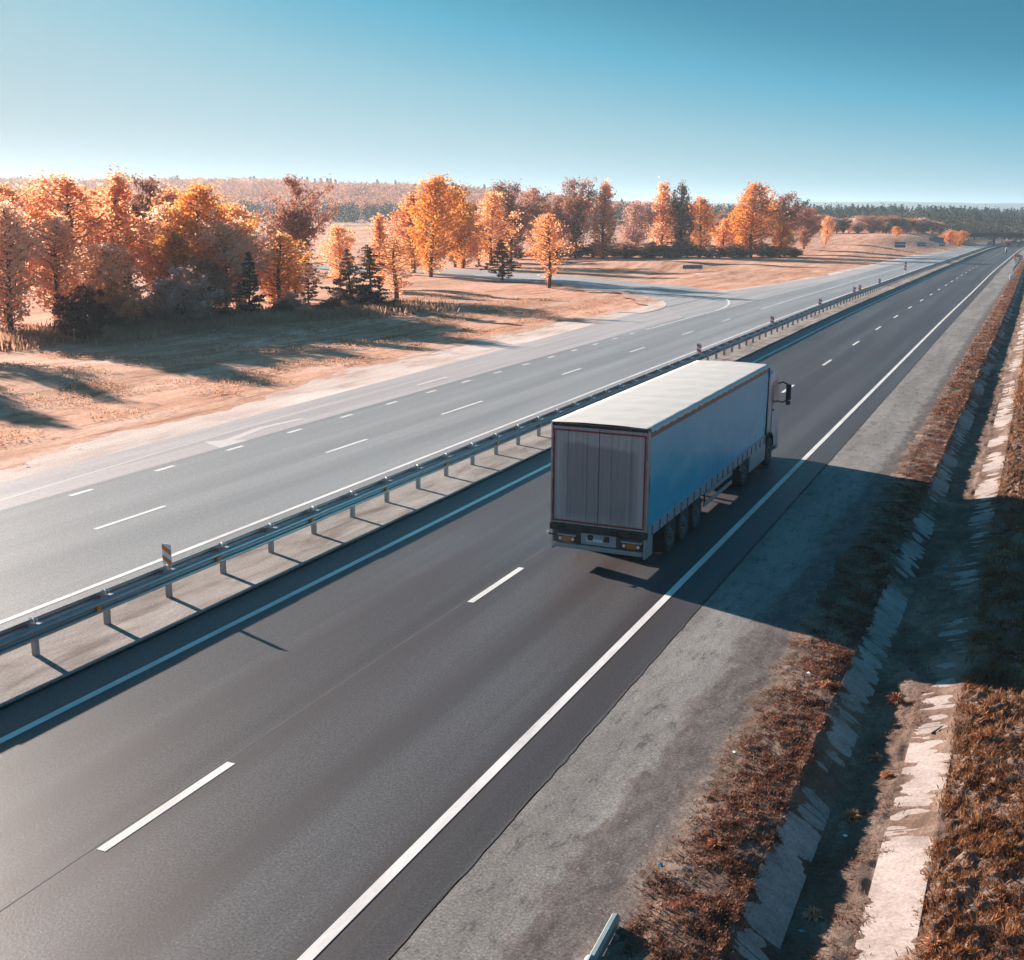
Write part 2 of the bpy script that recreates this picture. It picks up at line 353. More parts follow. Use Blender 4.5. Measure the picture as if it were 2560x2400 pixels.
def fine_strip(name, f0, f1, dz, mat, y0, y1, nx=3):
    ys = YF[(YF >= y0) & (YF <= y1)]; a = f0(ys) + bend(ys); b = f1(ys) + bend(ys); t = np.linspace(0, 1, nx)[None]
    X = a[:, None] * (1 - t) + b[:, None] * t; Yg = np.repeat(ys[:, None], nx, 1)
    o = obj(name, grid_mesh(name, X, Yg, grade(Yg) + dz, mat)); o['kind'] = 'structure'; return o
sand_edge = ragged(ragged(_se, 1.3, 91, 1.1), .5, 92, .3)
fine_strip('sandy_shoulder', sand_edge, lambda y: np.interp(y, [-12, 20, 60, 100, 125], [-23.1, -23.3, -24.3, -25.5, -26.0]), -0.016, M['sand'], -12, 118, 3)
strip('far_sandy_shoulder', lambda y: np.interp(y, [130, 165, 230, 600], [-28, -24.6, -24, -24]), lambda y: np.interp(y, [130, 165, 190, 600], [-26.2, -22.8, -22.5, -21.9]), -0.016, M['sand'], y0=130, y1=600, nx=2)
strip('median_strip', -12.35, -9.2, 0.05, M['median'], nx=5)

# the slip road that leaves to the left
far_e = np.array([(-19.8, 172), (-21.5, 150), (-24.3, 133), (-36.7, 148.9), (-48.7, 158.0), (-56, 161.5), (-68.2, 167), (-86, 176), (-108, 178), (-150, 176)])
near_e = np.array([(-19.8, 96), (-25.2, 100), (-24.6, 107.5), (-28.1, 118.2), (-37.2, 129.7), (-47, 140), (-57.8, 146), (-79, 155), (-108, 162), (-150, 161)])
def resamp(P, n):
    d = np.concatenate([[0], np.cumsum(np.hypot(*np.diff(P, axis=0).T))]); t = np.linspace(0, 1, n) * d[-1]
    return np.stack([np.interp(t, d, P[:, 0]), np.interp(t, d, P[:, 1])], -1)
def smooth_path(P, n, k=9):
    Q = resamp(P, n); Qp = np.vstack([np.repeat(Q[:1], k//2, 0), Q, np.repeat(Q[-1:], k//2, 0)])
    return np.stack([np.convolve(Qp[:, i], np.ones(k) / k, 'valid') for i in range(2)], -1)
fe = smooth_path(far_e[2:], 80, 7); ne = smooth_path(near_e[2:], 80, 7)
t = np.linspace(0, 1, 9)[None, :, None]
S = fe[:, None] * (1 - t) + ne[:, None] * t
o = obj('slip_road', grid_mesh('slip_road', S[..., 0], S[..., 1], terrain(S[..., 0], S[..., 1]) + .012, M['exit'])); o['kind'] = 'structure'
# the mouth of the slip road, between its start and the carriageway
mA = np.linspace((-24.3, 133.0), (-20.2, 165.0), 14); mB = np.linspace((-24.6, 107.5), (-20.2, 98.0), 14)
S = mA[:, None] * (1 - t) + mB[:, None] * t
o = obj('slip_road_mouth', grid_mesh('slip_road_mouth', S[..., 0], S[..., 1], terrain(S[..., 0], S[..., 1]) + .002, M['exit'])); o['kind'] = 'structure'
# sandy apron along the slip road
for nm, e, sgn in (('slip_road_verge', near_e[1:8], -1), ):
    q = smooth_path(e, 60, 7); d = np.gradient(q, axis=0); nn = np.stack([-d[:, 1], d[:, 0]], -1); nn /= np.linalg.norm(nn, axis=1)[:, None]
    w = 2.6 + 1.2 * np.sin(np.arange(60) * .7) * np.sin(np.arange(60) * .23)
    tt = np.linspace(0, 1, 4)[None, :, None]
    S = (q - nn * .3 * 0)[:, None] * (1 - tt) + (q + nn * w[:, None])[:, None] * tt
    o = obj(nm, grid_mesh(nm, S[..., 0], S[..., 1], terrain(S[..., 0], S[..., 1]) + .02, M['sand'])); o['kind'] = 'structure'

# the right hand shoulder
k = lambda v: (lambda y: np.full_like(y, v))
fine_strip('tarred_edge', k(.885), ragged(ragged(k(.925), .028, 71, .22), .03, 72, .06), 0.002, M['tar'], -12, 500, 2)
_ys = YF[YF < 1200]; _x = np.array([.94, 1.6, 2.3, 3.0, 3.25, 3.6, 3.95, 4.1]); _dz = np.array([-.005, -.005, -.006, -.010, -.022, -.045, -.09, -.12])
_X = _x[None] + bend(_ys)[:, None]; _Y = np.repeat(_ys[:, None], 8, 1)
o = obj('shoulder', grid_mesh('shoulder', _X, _Y, grade(_Y) + _dz[None], M['shoulder_mix'])); o['kind'] = 'structure'

# road markings: painted sheets, each its own piece of the setting
marks = tag(empty('road_markings'), kind='structure')
def line(x, y0, y1, w=.2, dz=.008, name='painted_line', mat='paint'):
    f = x if callable(x) else k(x)
    ys = YF[(YF > y0) & (YF < y1)]; ys = np.concatenate([[y0], ys, [y1]])
    a = f(ys) + bend(ys) - w / 2
    X = np.stack([a, a + w], 1); Yg = np.repeat(ys[:, None], 2, 1)
    return obj(name, grid_mesh(name, X, Yg, grade(Yg) + dz, M[mat]), marks)
line(0.0, -12, 900, .175); line(-8.17, -12, 700, .17); line(-12.88, -12, 700, .17, .006)
line(lambda y: np.interp(y, [-12, 25.8, 34, 42.5, 60, 78, 100], [-21.3, -21.7, -22.3, -22.6, -22.9, -23.5, -24.2]), -12, 100, .12, -.005, mat='paint_worn')
line(-16.55, 111, 260, .16, .006)
line(lambda y: np.interp(y, [88, 120, 400], [-20.1, -19.8, -19.4]), 88, 400, .16, .006)
for i in range(-2, 34):
    y = 11.4 + 12 * i
    if i == 2 or True: line(-4.07, y, y + 3, .16, .006, 'painted_dash')
for i in range(-2, 7):
    y = 24.56 + 12 * i
    if i == 2: line(-16.59, y - 2.6, y + 1.7, .16, .006, 'painted_dash')
    else: line(-16.59, y, y + 3, .16, .006, 'painted_dash')
for i in range(-4, 16):
    y = 31.28 + 4 * i
    line(-20.19, y, y + 1, .2, .006, 'painted_dash')
for y in (15.0, 53.5): line(lambda q: np.full_like(q, -21.9), y, y + 3.4, .22, .002, 'painted_dash')
# merge arrow in the acceleration lane
me = bpy.data.meshes.new('merge_arrow')
ar = [(-20.75, 35.6), (-22.1, 36.3), (-21.62, 36.9), (-22.05, 39.8), (-21.75, 42.4), (-21.45, 42.4), (-21.7, 39.8), (-21.2, 37.1), (-20.7, 37.4)]
me.from_pydata([(x, y, -.0045) for x, y in ar], [], [tuple(range(len(ar)))][0:1]); me.materials.append(M['paint_worn']); obj('merge_arrow', me, marks)
# curved mark at the nose of the slip road
pth = smooth_path(np.array([(-19.85, 106), (-20.0, 110.5), (-20.6, 115), (-21.6, 119.5), (-23.0, 123.5)]), 20, 5)
d = np.gradient(pth, axis=0); nn = np.stack([-d[:, 1], d[:, 0]], -1); nn /= np.linalg.norm(nn, axis=1)[:, None]
S = np.stack([pth - nn * .13, pth + nn * .13], 1)
obj('painted_line', grid_mesh('painted_line', S[..., 0], S[..., 1], terrain(S[..., 0], S[..., 1]) + .012, M['paint']), marks)
for a, b in (((-30, 131), (-36, 139.5)), ((-33, 139), (-27, 131.5))):
    pa = np.linspace(a, b, 6); S = np.stack([pa, pa + np.array([.35, -.35])], 1)
    obj('painted_dash', grid_mesh('painted_dash', S[..., 0], S[..., 1], terrain(S[..., 0], S[..., 1]) + .022, M['paint']), marks)
# the joint between the two asphalt lanes
sy = YF[YF < 420]; X = np.stack([-4.215 + .012 * np.sin(sy * .9), -4.195 + .012 * np.sin(sy * .9)], 1) + bend(sy)[:, None]
o = obj('asphalt_joint', grid_mesh('asphalt_joint', X, np.repeat(sy[:, None], 2, 1), grade(np.repeat(sy[:, None], 2, 1)) + .003, M['seam'])); o['kind'] = 'structure'

# ------------------------------------------------------------------ ditch with its concrete slabs
# cross profile of the verge earth (x, z) and of the slabs below it
PX = [0.85, 3.0, 3.6, 4.25, 4.60, 5.16, 5.55, 6.05, 6.78, 7.2, 8.4, 11, 16.5]
PZ = [-.12, -.034, -.012, -.012, -.048, -.43, -.40, -.32, -.07, .0, .08, .16, -.05]
def fbm(X, Y, L, seed, octv=5):
    r = np.random.RandomState(seed); s = np.zeros_like(X); a = 1.0; tot = 0
    for o_ in range(octv):
        n = 6
        for _ in range(n):
            d, ph = r.uniform(0, 6.28, 2); s = s + a * np.sin((X * np.cos(d) + Y * np.sin(d)) * 6.28 / L * r.uniform(.7, 1.4) + ph + 1.5 * np.sin((X * np.sin(d) - Y * np.cos(d)) * 3.1 / L + ph)) / n ** .5
        tot += a; a *= .55; L *= .47
    return s / tot
SLX = [4.60, 5.16, 6.06, 6.80]; SLZ = [-.055, -.43, -.33, -.07]
def slab_z(x): return np.interp(x, SLX, SLZ)
def verge_z(X, Y):
    x = X - bend(Y)
    base = np.interp(x, PX, PZ)
    n1 = fbm(x * 1.0, Y * 1.0, 2.2, 21); n2 = fbm(x * .5, Y * 2.4, 1.3, 22); n3 = fbm(x, Y, .35, 23, 3)
    z = base + .018 * n1 + .010 * n3
    # on the slab belts the earth is thin and ragged
    sl = slab_z(x)
    n4 = fbm(x * .6, Y, 5.5, 24, 3); n5 = fbm(x * .45, Y * 1.1, .8, 25, 4)
    for (x0, x1, bias, amp) in ((4.60, 5.16, -.010, .046), (6.06, 6.80, -.006, .048)):
        c = (x0 + x1) / 2; hw = (x1 - x0) / 2
        e = np.clip(1 - (np.abs(x - c) / hw), 0, 1)
        inside = np.abs(x - c) < hw
        cover = bias * np.clip(e * 3.0, 0, 1) + amp * n4 + .028 * n2 + .030 * n5 + .026 * (1 - np.clip(e * 1.25, 0, 1))
        w = np.clip(1 - (np.abs(x - c) - hw) / .16, 0, 1); w = w * w * (3 - 2 * w)
        z = z * (1 - w) + (sl + cover) * w
    z = z + .05 * np.clip(n1, 0, 2) * sst(3.3, 3.7, x) * (1 - sst(4.2, 4.6, x)) + .06 * np.clip(n1 + n3, -1, 2) * sst(6.8, 7.1, x) + .04 * np.clip(n1, 0, 1) * sst(5.15, 5.4, x) * (1 - sst(5.8, 6.05, x))
    return z + grade(Y)
vx = np.unique(np.round(np.concatenate([np.arange(2.2, 3.4, .12), np.arange(3.4, 7.4, .035), np.arange(7.4, 9.6, .08), np.arange(9.6, 16.6, .6)]), 3))
vy = np.concatenate([np.arange(-10, 9, 1.0), np.arange(9, 45, .06), np.arange(45, 90, .2), np.arange(90, 250, 1.0), np.arange(250, 700, 6)])
VX, VY = np.meshgrid(vx, vy); VXB = VX + bend(VY)
VZ = verge_z(VXB, VY)
o = obj('verge_and_ditch', grid_mesh('verge_and_ditch', VXB, VY, VZ, M['verge'])); o['kind'] = 'structure'
M['slab'] = dirt('ditch_concrete', (.25, .20, .18), (.36, .30, .275), (.42, .36, .33), 1.6, (1, 1.6, 1), rough=.85, bstr=.15, fine=20)
lining = tag(empty('ditch_lining'), kind='structure')
def slab_mesh(xa, za, xb, zb, L):
    b = MB(); n = Vector((-(zb - za), xb - xa)).normalized()
    p = [(0, 0), (xb - xa, zb - za), (xb - xa - n.x * .07, zb - za - n.y * .07), (-n.x * .07, -n.y * .07)]
    b.prism(p, 0, L); return b.mesh('slab', M['slab'], bevel=.006)
mL = slab_mesh(4.60, -.055, 5.16, -.43, 3.96); mR = slab_mesh(6.06, -.33, 6.80, -.07, 3.96)
for i in range(-2, 70):
    y = 9.3 + 4 * i + .02
    for me_, x0, z0, ang in ((mL, 4.60, -.055, 0), (mR, 6.06, -.33, 0)):
        o = obj('slab', me_, lining, (x0 + float(bend(y)) + rnd.uniform(-.012, .012), y, float(grade(y)) + z0 + rnd.uniform(-.008, .008)))
        o.rotation_euler = (math.atan2(float(grade(y + 4) - grade(y)), 4), rnd.uniform(-.02, .02), rnd.uniform(-.004, .004))
# ------------------------------------------------------------------ crash barrier on the median
M['galv'] = plain('galvanised_steel', (.30, .31, .33), .38, .75, .25, 5.0, .05)
M['galv_post'] = plain('galvanised_post', (.36, .33, .32), .6, .25, .25, 7.0, .05)
M['amber'] = plain('amber_reflector', (.75, .22, .03), .3, 0, .2, 20)
M['bolt'] = plain('bright_bolt', (.75, .75, .76), .35, .5, .05)
M['white_plate'] = plain('white_plate', (.78, .80, .82), .45, 0, .04, 6)
M['orange_tape'] = plain('orange_tape', (.72, .17, .03), .4, 0, .08, 6)
M['red_tape'] = plain('red_tape', (.70, .05, .08), .4, 0, .08, 6)
POST_X, PITCH, POST_Y0 = -10.58, 2.03, 16.55
barrier = tag(empty('crash_barrier', (0, 0, 0)), 'double sided galvanised steel crash barrier running along the pale median', 'crash barrier')
pb = MB().sheet([(-.06, .05), (-.06, -.05), (.06, -.05), (.06, .05)], 0, .76, .007, 'z')
post_me = pb.mesh('post', M['galv_post'])
WP = [(0, .44), (.012, .452), (.072, .475), (.083, .505), (.072, .535), (.015, .565), (0, .595), (.015, .625), (.072, .655), (.083, .685), (.072, .715), (.012, .738), (0, .75)]   # (out, z) of the W beam, valleys towards the post
def beam(sgn, L):
    b = MB(); pr = [(sgn * q[0], q[1] - .01) for q in WP]; b.sheet(pr, 0, L, .005 * sgn)
    return b
def beam_mesh(sgn): 
    b = beam(sgn, PITCH * 2 + .30); return b.mesh('rail_section', M['galv'], smooth=True)
bmR, bmL = beam_mesh(1), beam_mesh(-1)
bb = MB(); bb.box(.062, .26, -.05, .05, .47, .70); spacer_me = bb.mesh('spacer', M['galv_post'])
bb = MB(); bb.box(-.11, -.062, -.05, .05, .47, .70); spacer_me2 = bb.mesh('spacer', M['galv_post'])
bb = MB(); bb.tube([(-.15, .03, .74), (-.08, .05, .785), (0, .0, .77), (.07, .045, .79), (.12, -.02, .74), (.27, -.0, .735)], .012, 5); bb.tube([(0, .0, .77), (.03, .0, .62)], .012, 5)
clamp_me = bb.mesh('clamp', M['bolt'])
bb = MB(); bb.prism([(-.055, .53), (.055, .555), (.055, .64), (-.055, .66)], .02, .09, 'x')
bb.v = [(v[0] + .0, v[1], v[2]) for v in bb.v]; amber_me = bb.mesh('reflector', M['amber'])
bb = MB()
bb.box(-.005, .014, -.014, .014, .583, .609)
bolt_me = bb.mesh('bolt', M['bolt'])
YEND = 300
n_posts = int((YEND - 10.4) / PITCH)
for i in range(-3, n_posts):
    y = POST_Y0 + PITCH * i; x = POST_X + float(bend(y)); z = float(grade(y)) + .05
    jit = rnd.uniform(-.012, .012)
    p = obj('post', post_me, barrier, (x + jit, y, z - .12)); p.rotation_euler = (rnd.uniform(-.012, .012), rnd.uniform(-.012, .012), rnd.uniform(-.05, .05)); p.scale.z = 1.08
    obj('spacer', spacer_me, barrier, (x, y, z)); obj('spacer', spacer_me2, barrier, (x, y, z))
    if y < 150: obj('clamp', clamp_me, barrier, (x, y, z))
    if (i % 2) == 1:
        sl = math.atan2(float(grade(y + PITCH * 2) - grade(y)), PITCH * 2); rz = -math.atan2(float(bend(y + PITCH * 2) - bend(y)), PITCH * 2)
        for me_, sg in ((bmR, 1), (bmL, -1)):
            r = obj('rail_section', me_, barrier, (x + (.26 if sg > 0 else -.11) + sg * rnd.uniform(0, .014), y - .15 , z + rnd.uniform(-.008, .008))); r.rotation_euler = (sl, 0, rz)
        if y < 75:
            for dy in (.12, PITCH, PITCH * 2 - .3): obj('bolt', bolt_me, barrier, (x + .262, y + dy, z))
    if (i % 2) == 0 and y < 170: obj('reflector', amber_me, barrier, (x + .262, y + PITCH * .72, z - .02))
# beyond the pieces one can pick apart, the rest of the barrier as one part
fb = MB()
y = POST_Y0 + PITCH * n_posts
while y < 640:
    x = POST_X + float(bend(y)); z = float(grade(y)); x2 = POST_X + float(bend(y + 6)); z2 = float(grade(y + 6))
    for q in range(3): fb.box(x - .06, x + .06, y + q * 2, y + q * 2 + .1, z - .1, z + .74)
    for sg in (-1, 1):
        s = len(fb.v)
        fb.add([(x + sg*.27, y, z+.36), (x + sg*.34, y, z+.5), (x + sg*.27, y, z+.78), (x2 + sg*.27, y+6, z2+.36), (x2 + sg*.34, y+6, z2+.5), (x2 + sg*.27, y+6, z2+.78)], [(0,1,4,3), (1,2,5,4)])
    y += 6.0
tag(fb.build('distant_rail', M['galv'], barrier), kind='stuff')

# striped marker boards clamped to the barrier posts
def marker_board(x, y, z0, z1, mat, label, w=.25):
    t = empty('marker_board', (x, y, float(grade(y)) + .05)); tag(t, label, 'marker board', 'striped marker boards on the crash barrier')
    h = z1 - z0
    MB().box(-w/2, w/2, -.008, .008, z0, z1).build('board', M['white_plate'], t)
    MB().box(-.02, .02, .012, .03, z0 - .42, z1 - .05).build('bracket', M['galv_post'], t)
    for k_ in (0, 1):
        za = z1 - .02 - k_ * h * .5
        for yy, nm in ((-.012, 'stripe'), (.012, 'stripe')):
            a, b_ = (yy - .0015, yy + .0015)
            MB().prism([(-w/2, za), (-w/2, za - h*.22), (w/2, za - h*.50), (w/2, za - h*.26)], a, b_, 'y').build('stripe', mat, t)
    return t
marker_board(-10.58, 20.61, .80, 1.30, M['orange_tape'], 'orange and white striped marker board on the nearest stretch of crash barrier')
for y, lab in ((67.2, 'red and white marker board just above the truck trailer roof'), (87.6, 'second red and white marker board beyond the truck roof'),
               (108.0, 'red and white marker board opposite the nose of the slip road'), (129.0, 'left one of a close pair of pinkish marker boards on the barrier'),
               (133.2, 'right one of a close pair of pinkish marker boards on the barrier'), (150.5, 'small reddish marker board beyond the close pair on the barrier')):
    marker_board(POST_X + float(bend(y)), y, .80, 1.36, M['red_tape'], lab, .28)
t = tag(empty('marker_post', (POST_X + float(bend(181)), 181.0, float(grade(181)) + .05)), 'tall thin red and white marker post rising from the median far off', 'marker post')
MB().tube([(0, 0, 0), (0, 0, 2.6)], .05, 8).build('pole', M['white_plate'], t)
MB().box(-.16, .16, -.07, -.055, 1.3, 2.6).build('board', M['white_plate'], t)
for z0 in (1.4, 1.85, 2.3): MB().box(-.158, .158, -.078, -.071, z0, z0 + .2).build('stripe', M['red_tape'], t)

# loose end of a verge barrier at the bottom of the picture
t = tag(empty('barrier_end', (3.2, 11.2, -.06), .035), 'short end of an old steel barrier sunk in dirt at the bottom edge', 'barrier end')
M['galv_teal'] = plain('weathered_barrier_steel', (.20, .27, .28), .45, .3, .2, 4.0, .05)
pr = [(.0, .20), (.03, .235), (.07, .25), (.105, .235), (.12, .19), (.11, .08), (.08, -.04)]
MB().sheet(pr, -4.0, .62, .006).build('rail', M['galv_teal'], t, smooth=True)
pr2 = [(.02, .17), (.04, .20), (.09, .21), (.12, .17), (.11, .04)]
MB().sheet(pr2, .60, 1.62, .006).build('end_piece', M['galv_teal'], t, smooth=True)
cb = MB(); cb.prism([(.12, .18), (.36, .16), (.48, .17), (.53, .24), (.60, .245), (.66, .20), (.66, -.3), (.645, -.3), (.645, .18), (.595, .225), (.54, .22), (.49, .15), (.36, .14), (.12, .16)], .30, .52)
cb.build('bracket', M['galv_post'], t)

# ------------------------------------------------------------------ the articulated truck
M['tarp'] = plain('cream_roof_tarpaulin', (.66, .635, .59), .55, 0, .05, 1.2, .04)
m, N, L, b = new_mat('blue_side_curtain')
co = coords(N, L, (1, .35, 1)); n = noise(N, L, co, .8, 5, .6, .5); n2 = noise(N, L, coords(N, L), 14, 4, .6)
c = ramp(N, L, n, [(.3, (.01, .42, .66)), (.6, (.02, .50, .72)), (.8, (.10, .52, .70))])
L.new(mix(N, L, c, ramp(N, L, n2, [(.3, gray(.93)), (.7, gray(1.05))]), 1.0, 'MULTIPLY'), b.inputs['Base Color'])
b.inputs['Roughness'].default_value = .38; b.inputs['Specular IOR Level'].default_value = .5; b.inputs['Coat Weight'].default_value = .1; b.inputs['Coat Roughness'].default_value = .3
bump(N, L, b, n, .25, .05); M['curtain'] = m
m, N, L, b = new_mat('grimy_aluminium_doors')
co = coords(N, L, (1, 1, 1)); co2 = coords(N, L, (9, 1, .25)); a1 = noise(N, L, co2, 1.2, 6, .7); a2 = noise(N, L, coords(N, L, (.8, 1, .8)), 1.1, 3, .5, .2)
c = ramp(N, L, a1, [(.3, (.36, .355, .36)), (.7, (.50, .50, .50))])
sx = N.new('ShaderNodeSeparateXYZ'); L.new(coords(N, L), sx.inputs[0])
def band(v, lo0, lo1, hi0, hi1):
    a = N.new('ShaderNodeMapRange'); a.interpolation_type = 'SMOOTHSTEP'; a.inputs[1].default_value = lo0; a.inputs[2].default_value = lo1; L.new(v, a.inputs[0])
    d = N.new('ShaderNodeMapRange'); d.interpolation_type = 'SMOOTHSTEP'; d.inputs[1].default_value = hi1; d.inputs[2].default_value = hi0; L.new(v, d.inputs[0])
    q = N.new('ShaderNodeMath'); q.operation = 'MULTIPLY'; L.new(a.outputs[0], q.inputs[0]); L.new(d.outputs[0], q.inputs[1]); return q.outputs[0]
wob = N.new('ShaderNodeMath'); wob.operation = 'MULTIPLY_ADD'; wob.inputs[1].default_value = .5; L.new(a2, wob.inputs[0]); L.new(sx.outputs[2], wob.inputs[2])
dm = band(sx.outputs[0], -1.15, -.75, .85, 1.15); dz = band(wob.outputs[0], 1.25, 1.75, 3.35, 3.5)
q = N.new('ShaderNodeMath'); q.operation = 'MULTIPLY'; L.new(dm, q.inputs[0]); L.new(dz, q.inputs[1])
q2 = N.new('ShaderNodeMath'); q2.operation = 'MULTIPLY'; q2.inputs[1].default_value = .6; L.new(q.outputs[0], q2.inputs[0])
c = mix(N, L, c, (.20, .185, .195), q2.outputs[0])
L.new(c, b.inputs['Base Color']); b.inputs['Roughness'].default_value = .55; b.inputs['Metallic'].default_value = .25; M['doors'] = m
M['alu'] = plain('aluminium_trim', (.36, .37, .385), .4, .5, .15, 6)
M['alu_lite'] = plain('light_grey_panel', (.34, .365, .38), .5, .1, .08, 3)
M['strapband'] = plain('curtain_hem', (.30, .37, .43), .5, 0, .1, 4)
M['blackrub'] = plain('black_rubber', (.028, .026, .028), .75, 0, .3, 6, .1)
M['tyre'] = plain('dusty_tyre', (.07, .058, .055), .85, 0, .3, 9, .2)
M['chassis'] = plain('chassis_steel', (.05, .045, .045), .6, .2, .3, 6)
M['rim'] = plain('steel_rim', (.15, .14, .14), .7, .2, .2, 8)
M['hem_red'] = plain('red_contour_tape', (.27, .018, .04), .4, 0, .15, 9)
M['topband'] = plain('brown_grey_top_rail', (.19, .15, .15), .5, .2, .15, 5)
M['lamp_amber'] = plain('amber_lamp_glass', (.50, .15, .015), .15, 0, .3, 30)
M['lamp_red'] = plain('red_lamp_glass', (.40, .02, .015), .15, 0, .2, 30)
M['lamp_clear'] = plain('clear_lamp_glass', (.80, .80, .82), .1, 0, .05, 30)
M['cab'] = plain('silver_blue_cab_paint', (.24, .35, .46), .28, .15, .04, 2)
M['glass'] = plain('dark_window_glass', (.01, .03, .045), .18, 0, .1, 2, spec=.8)
M['white_paint'] = plain('number_plate_white', (.70, .70, .68), .4, 0, .04)
XL, XR, YR, YF_, ZB, ZT = -3.62, -1.0, 27.2, 41.05, .93, 3.70      # trailer box: left, right, rear, front, floor, roof
CX = (XL + XR) / 2
tk = tag(empty('articulated_truck', (CX, YR, 0)), 'articulated truck with cream roofed blue curtain trailer driving away in the right lane', 'truck')
def tb(name, mb, mat, parent=None, **kw):
    # shapes are given in world metres and shifted into the truck's frame
    o = mb.build(name, mat, parent or tk, **kw)
    o.data.transform(Matrix.Translation((-CX, -YR, 0))); return o
# roof tarpaulin: a taut sheet over hoops, with a wavy hem
nx, ny = 17, 90
xs = np.linspace(XL - .015, XR + .015, nx); ys = np.linspace(YR + .03, YF_, ny)
X, Y = np.meshgrid(xs, ys)
hoop = np.abs(((Y - YR) / 1.385) % 1 - .5) * 2
Z = ZT + .035 + .03 * (1 - ((X - CX) / 1.31) ** 2) - .018 * (1 - hoop) ** 2 * (1 - ((X - CX) / 1.31) ** 4) + .006 * fbm(X, Y, 1.1, 5)
Xh = X.copy(); rim_w = .016 * np.sin(Y[:, 0] * 9.0) + .012 * np.sin(Y[:, 0] * 21 + 1)
cols = [np.stack([np.full(ny, XL - .03) - np.abs(rim_w), ys, np.full(ny, ZT - .055) + rim_w], -1)]
for j in range(nx): cols.append(np.stack([X[:, j], Y[:, j], Z[:, j]], -1))
cols.append(np.stack([np.full(ny, XR + .03) + np.abs(rim_w), ys, np.full(ny, ZT - .045) + rim_w], -1))
G = np.stack(cols, 1); G[..., 0] -= CX; G[..., 1] -= YR
me = grid_mesh('roof_tarpaulin', G[..., 0], G[..., 1], G[..., 2], M['tarp']); obj('roof_tarpaulin', me, tk)
# the body
tb('load_floor', MB().box(XL + .04, XR - .04, YR + .06, YF_ - .03, ZB + .02, ZB + .16), M['chassis'])
tb('front_wall', MB().box(XL + .02, XR - .02, YF_ - .06, YF_ + .02, ZB, ZT + .02), M['alu'], bevel=.01)
for xa, xb in ((XL, XL + .05), (XR - .05, XR)): tb('corner_post', MB().box(xa, xb, YR - .01, YR + .11, ZB - .02, ZT), M['alu'], bevel=.008)
# side curtains (gently billowing between their poles), top rails, hems and straps
for side, x0 in (('r', XR), ('l', XL)):
    sg = 1 if side == 'r' else -1
    yy = np.linspace(YR + .11, YF_ - .06, 160); zz = np.linspace(ZB + .29, ZT - .13, 26); Y, Z = np.meshgrid(yy, zz, indexing='ij')
    u = (Y - YR) / 3.4; t_ = (Z - zz[0]) / (zz[-1] - zz[0])
    Xs = x0 - .02 * sg + sg * (.022 * np.sin(np.pi * t_) + .008 * np.sin(u * 2 * np.pi) * np.sin(np.pi * t_) + .013 * fbm(Y, Z * 1.3, 2.2, 31) + .005 * np.sin(Y * 11) * (1 - t_) ** 2)
    me = grid_mesh('side_curtain', Xs - CX, Y - YR, Z, M['curtain']); obj('side_curtain', me, tk)
    tb('top_rail', MB().box(min(x0, x0 - .05 * sg), max(x0, x0 - .05 * sg), YR + .1, YF_ - .05, ZT - .20, ZT + .0), M['topband'], bevel=.006)
    he = tb('curtain_hem', MB().box(min(x0 - .03 * sg, x0 + .008 * sg), max(x0 - .03 * sg, x0 + .008 * sg), YR + .1, YF_ - .05, ZB + .0, ZB + .295), M['strapband'], bevel=.004)
    tb('hem_cord', MB().tube([(x0 + .012 * sg, YR + .12, ZB + .285), (x0 + .012 * sg, YF_ - .07, ZB + .285)], .012, 6), M['alu'], he)
    for i in range(21):
        y = YR + .42 + i * .655
        sb = MB(); sb.box(min(x0 + .008 * sg, x0 + .02 * sg), max(x0 + .008 * sg, x0 + .02 * sg), y - .028, y + .028, ZB + .02, ZB + .27)
        st_ = tb('strap', sb, M['blackrub'])
        tb('buckle', MB().box(min(x0 + .02 * sg, x0 + .04 * sg), max(x0 + .02 * sg, x0 + .04 * sg), y - .035, y + .05, ZB + .10, ZB + .17), M['alu'], st_)
    if side == 'r': tb('front_post', MB().box(x0 - .02, x0 + .022, YF_ - .13, YF_ - .03, ZB + .0, ZT - .02), M['blackrub'])
# rear doors: two ribbed leaves with lock bars, framed by red tape
for k_, (xa, xb) in enumerate(((XL + .06, CX - .006), (CX + .006, XR - .06))):
    dr = tb('rear_door', MB().box(xa, xb, YR - .005, YR + .04, ZB + .17, ZT - .06), M['doors'], bevel=.005)
    nr = 12
    for i in range(nr):
        xx = xa + (i + .5) * (xb - xa) / nr
        tb('door_rib', MB().box(xx - .028, xx + .028, YR - .009, YR - .0045, ZB + .27, ZT - .18), M['doors'], dr)
    for xx in ((xa + xb) / 2 - .22, (xa + xb) / 2 + .30) if k_ == 0 else ((xa + xb) / 2 - .30, (xa + xb) / 2 + .22):
        tb('lock_bar', MB().tube([(xx, YR - .019, ZB + .06), (xx, YR - .019, ZT - .1)], .010, 6), M['doors'], dr)
    hx = xa + .0 if k_ == 0 else xb
    for zz_ in np.linspace(ZB + .35, ZT - .3, 5): tb('hinge', MB().box(hx - .045, hx + .045, YR - .022, YR + .0, zz_ - .05, zz_ + .05), M['alu'], dr, bevel=.005)
tp = .042
frm = MB()
frm.box(XL + .075, XR - .075, YR - .034, YR - .030, ZT - .17, ZT - .17 + tp); frm.box(XL + .075, XR - .075, YR - .034, YR - .030, ZB + .22, ZB + .22 + tp)
frm.box(XL + .075, XL + .075 + tp, YR - .0335, YR - .0305, ZB + .275, ZT - .17); frm.box(XR - .075 - tp, XR - .075, YR - .0335, YR - .0305, ZB + .275, ZT - .17)
tb('contour_tape', frm, M['hem_red'])
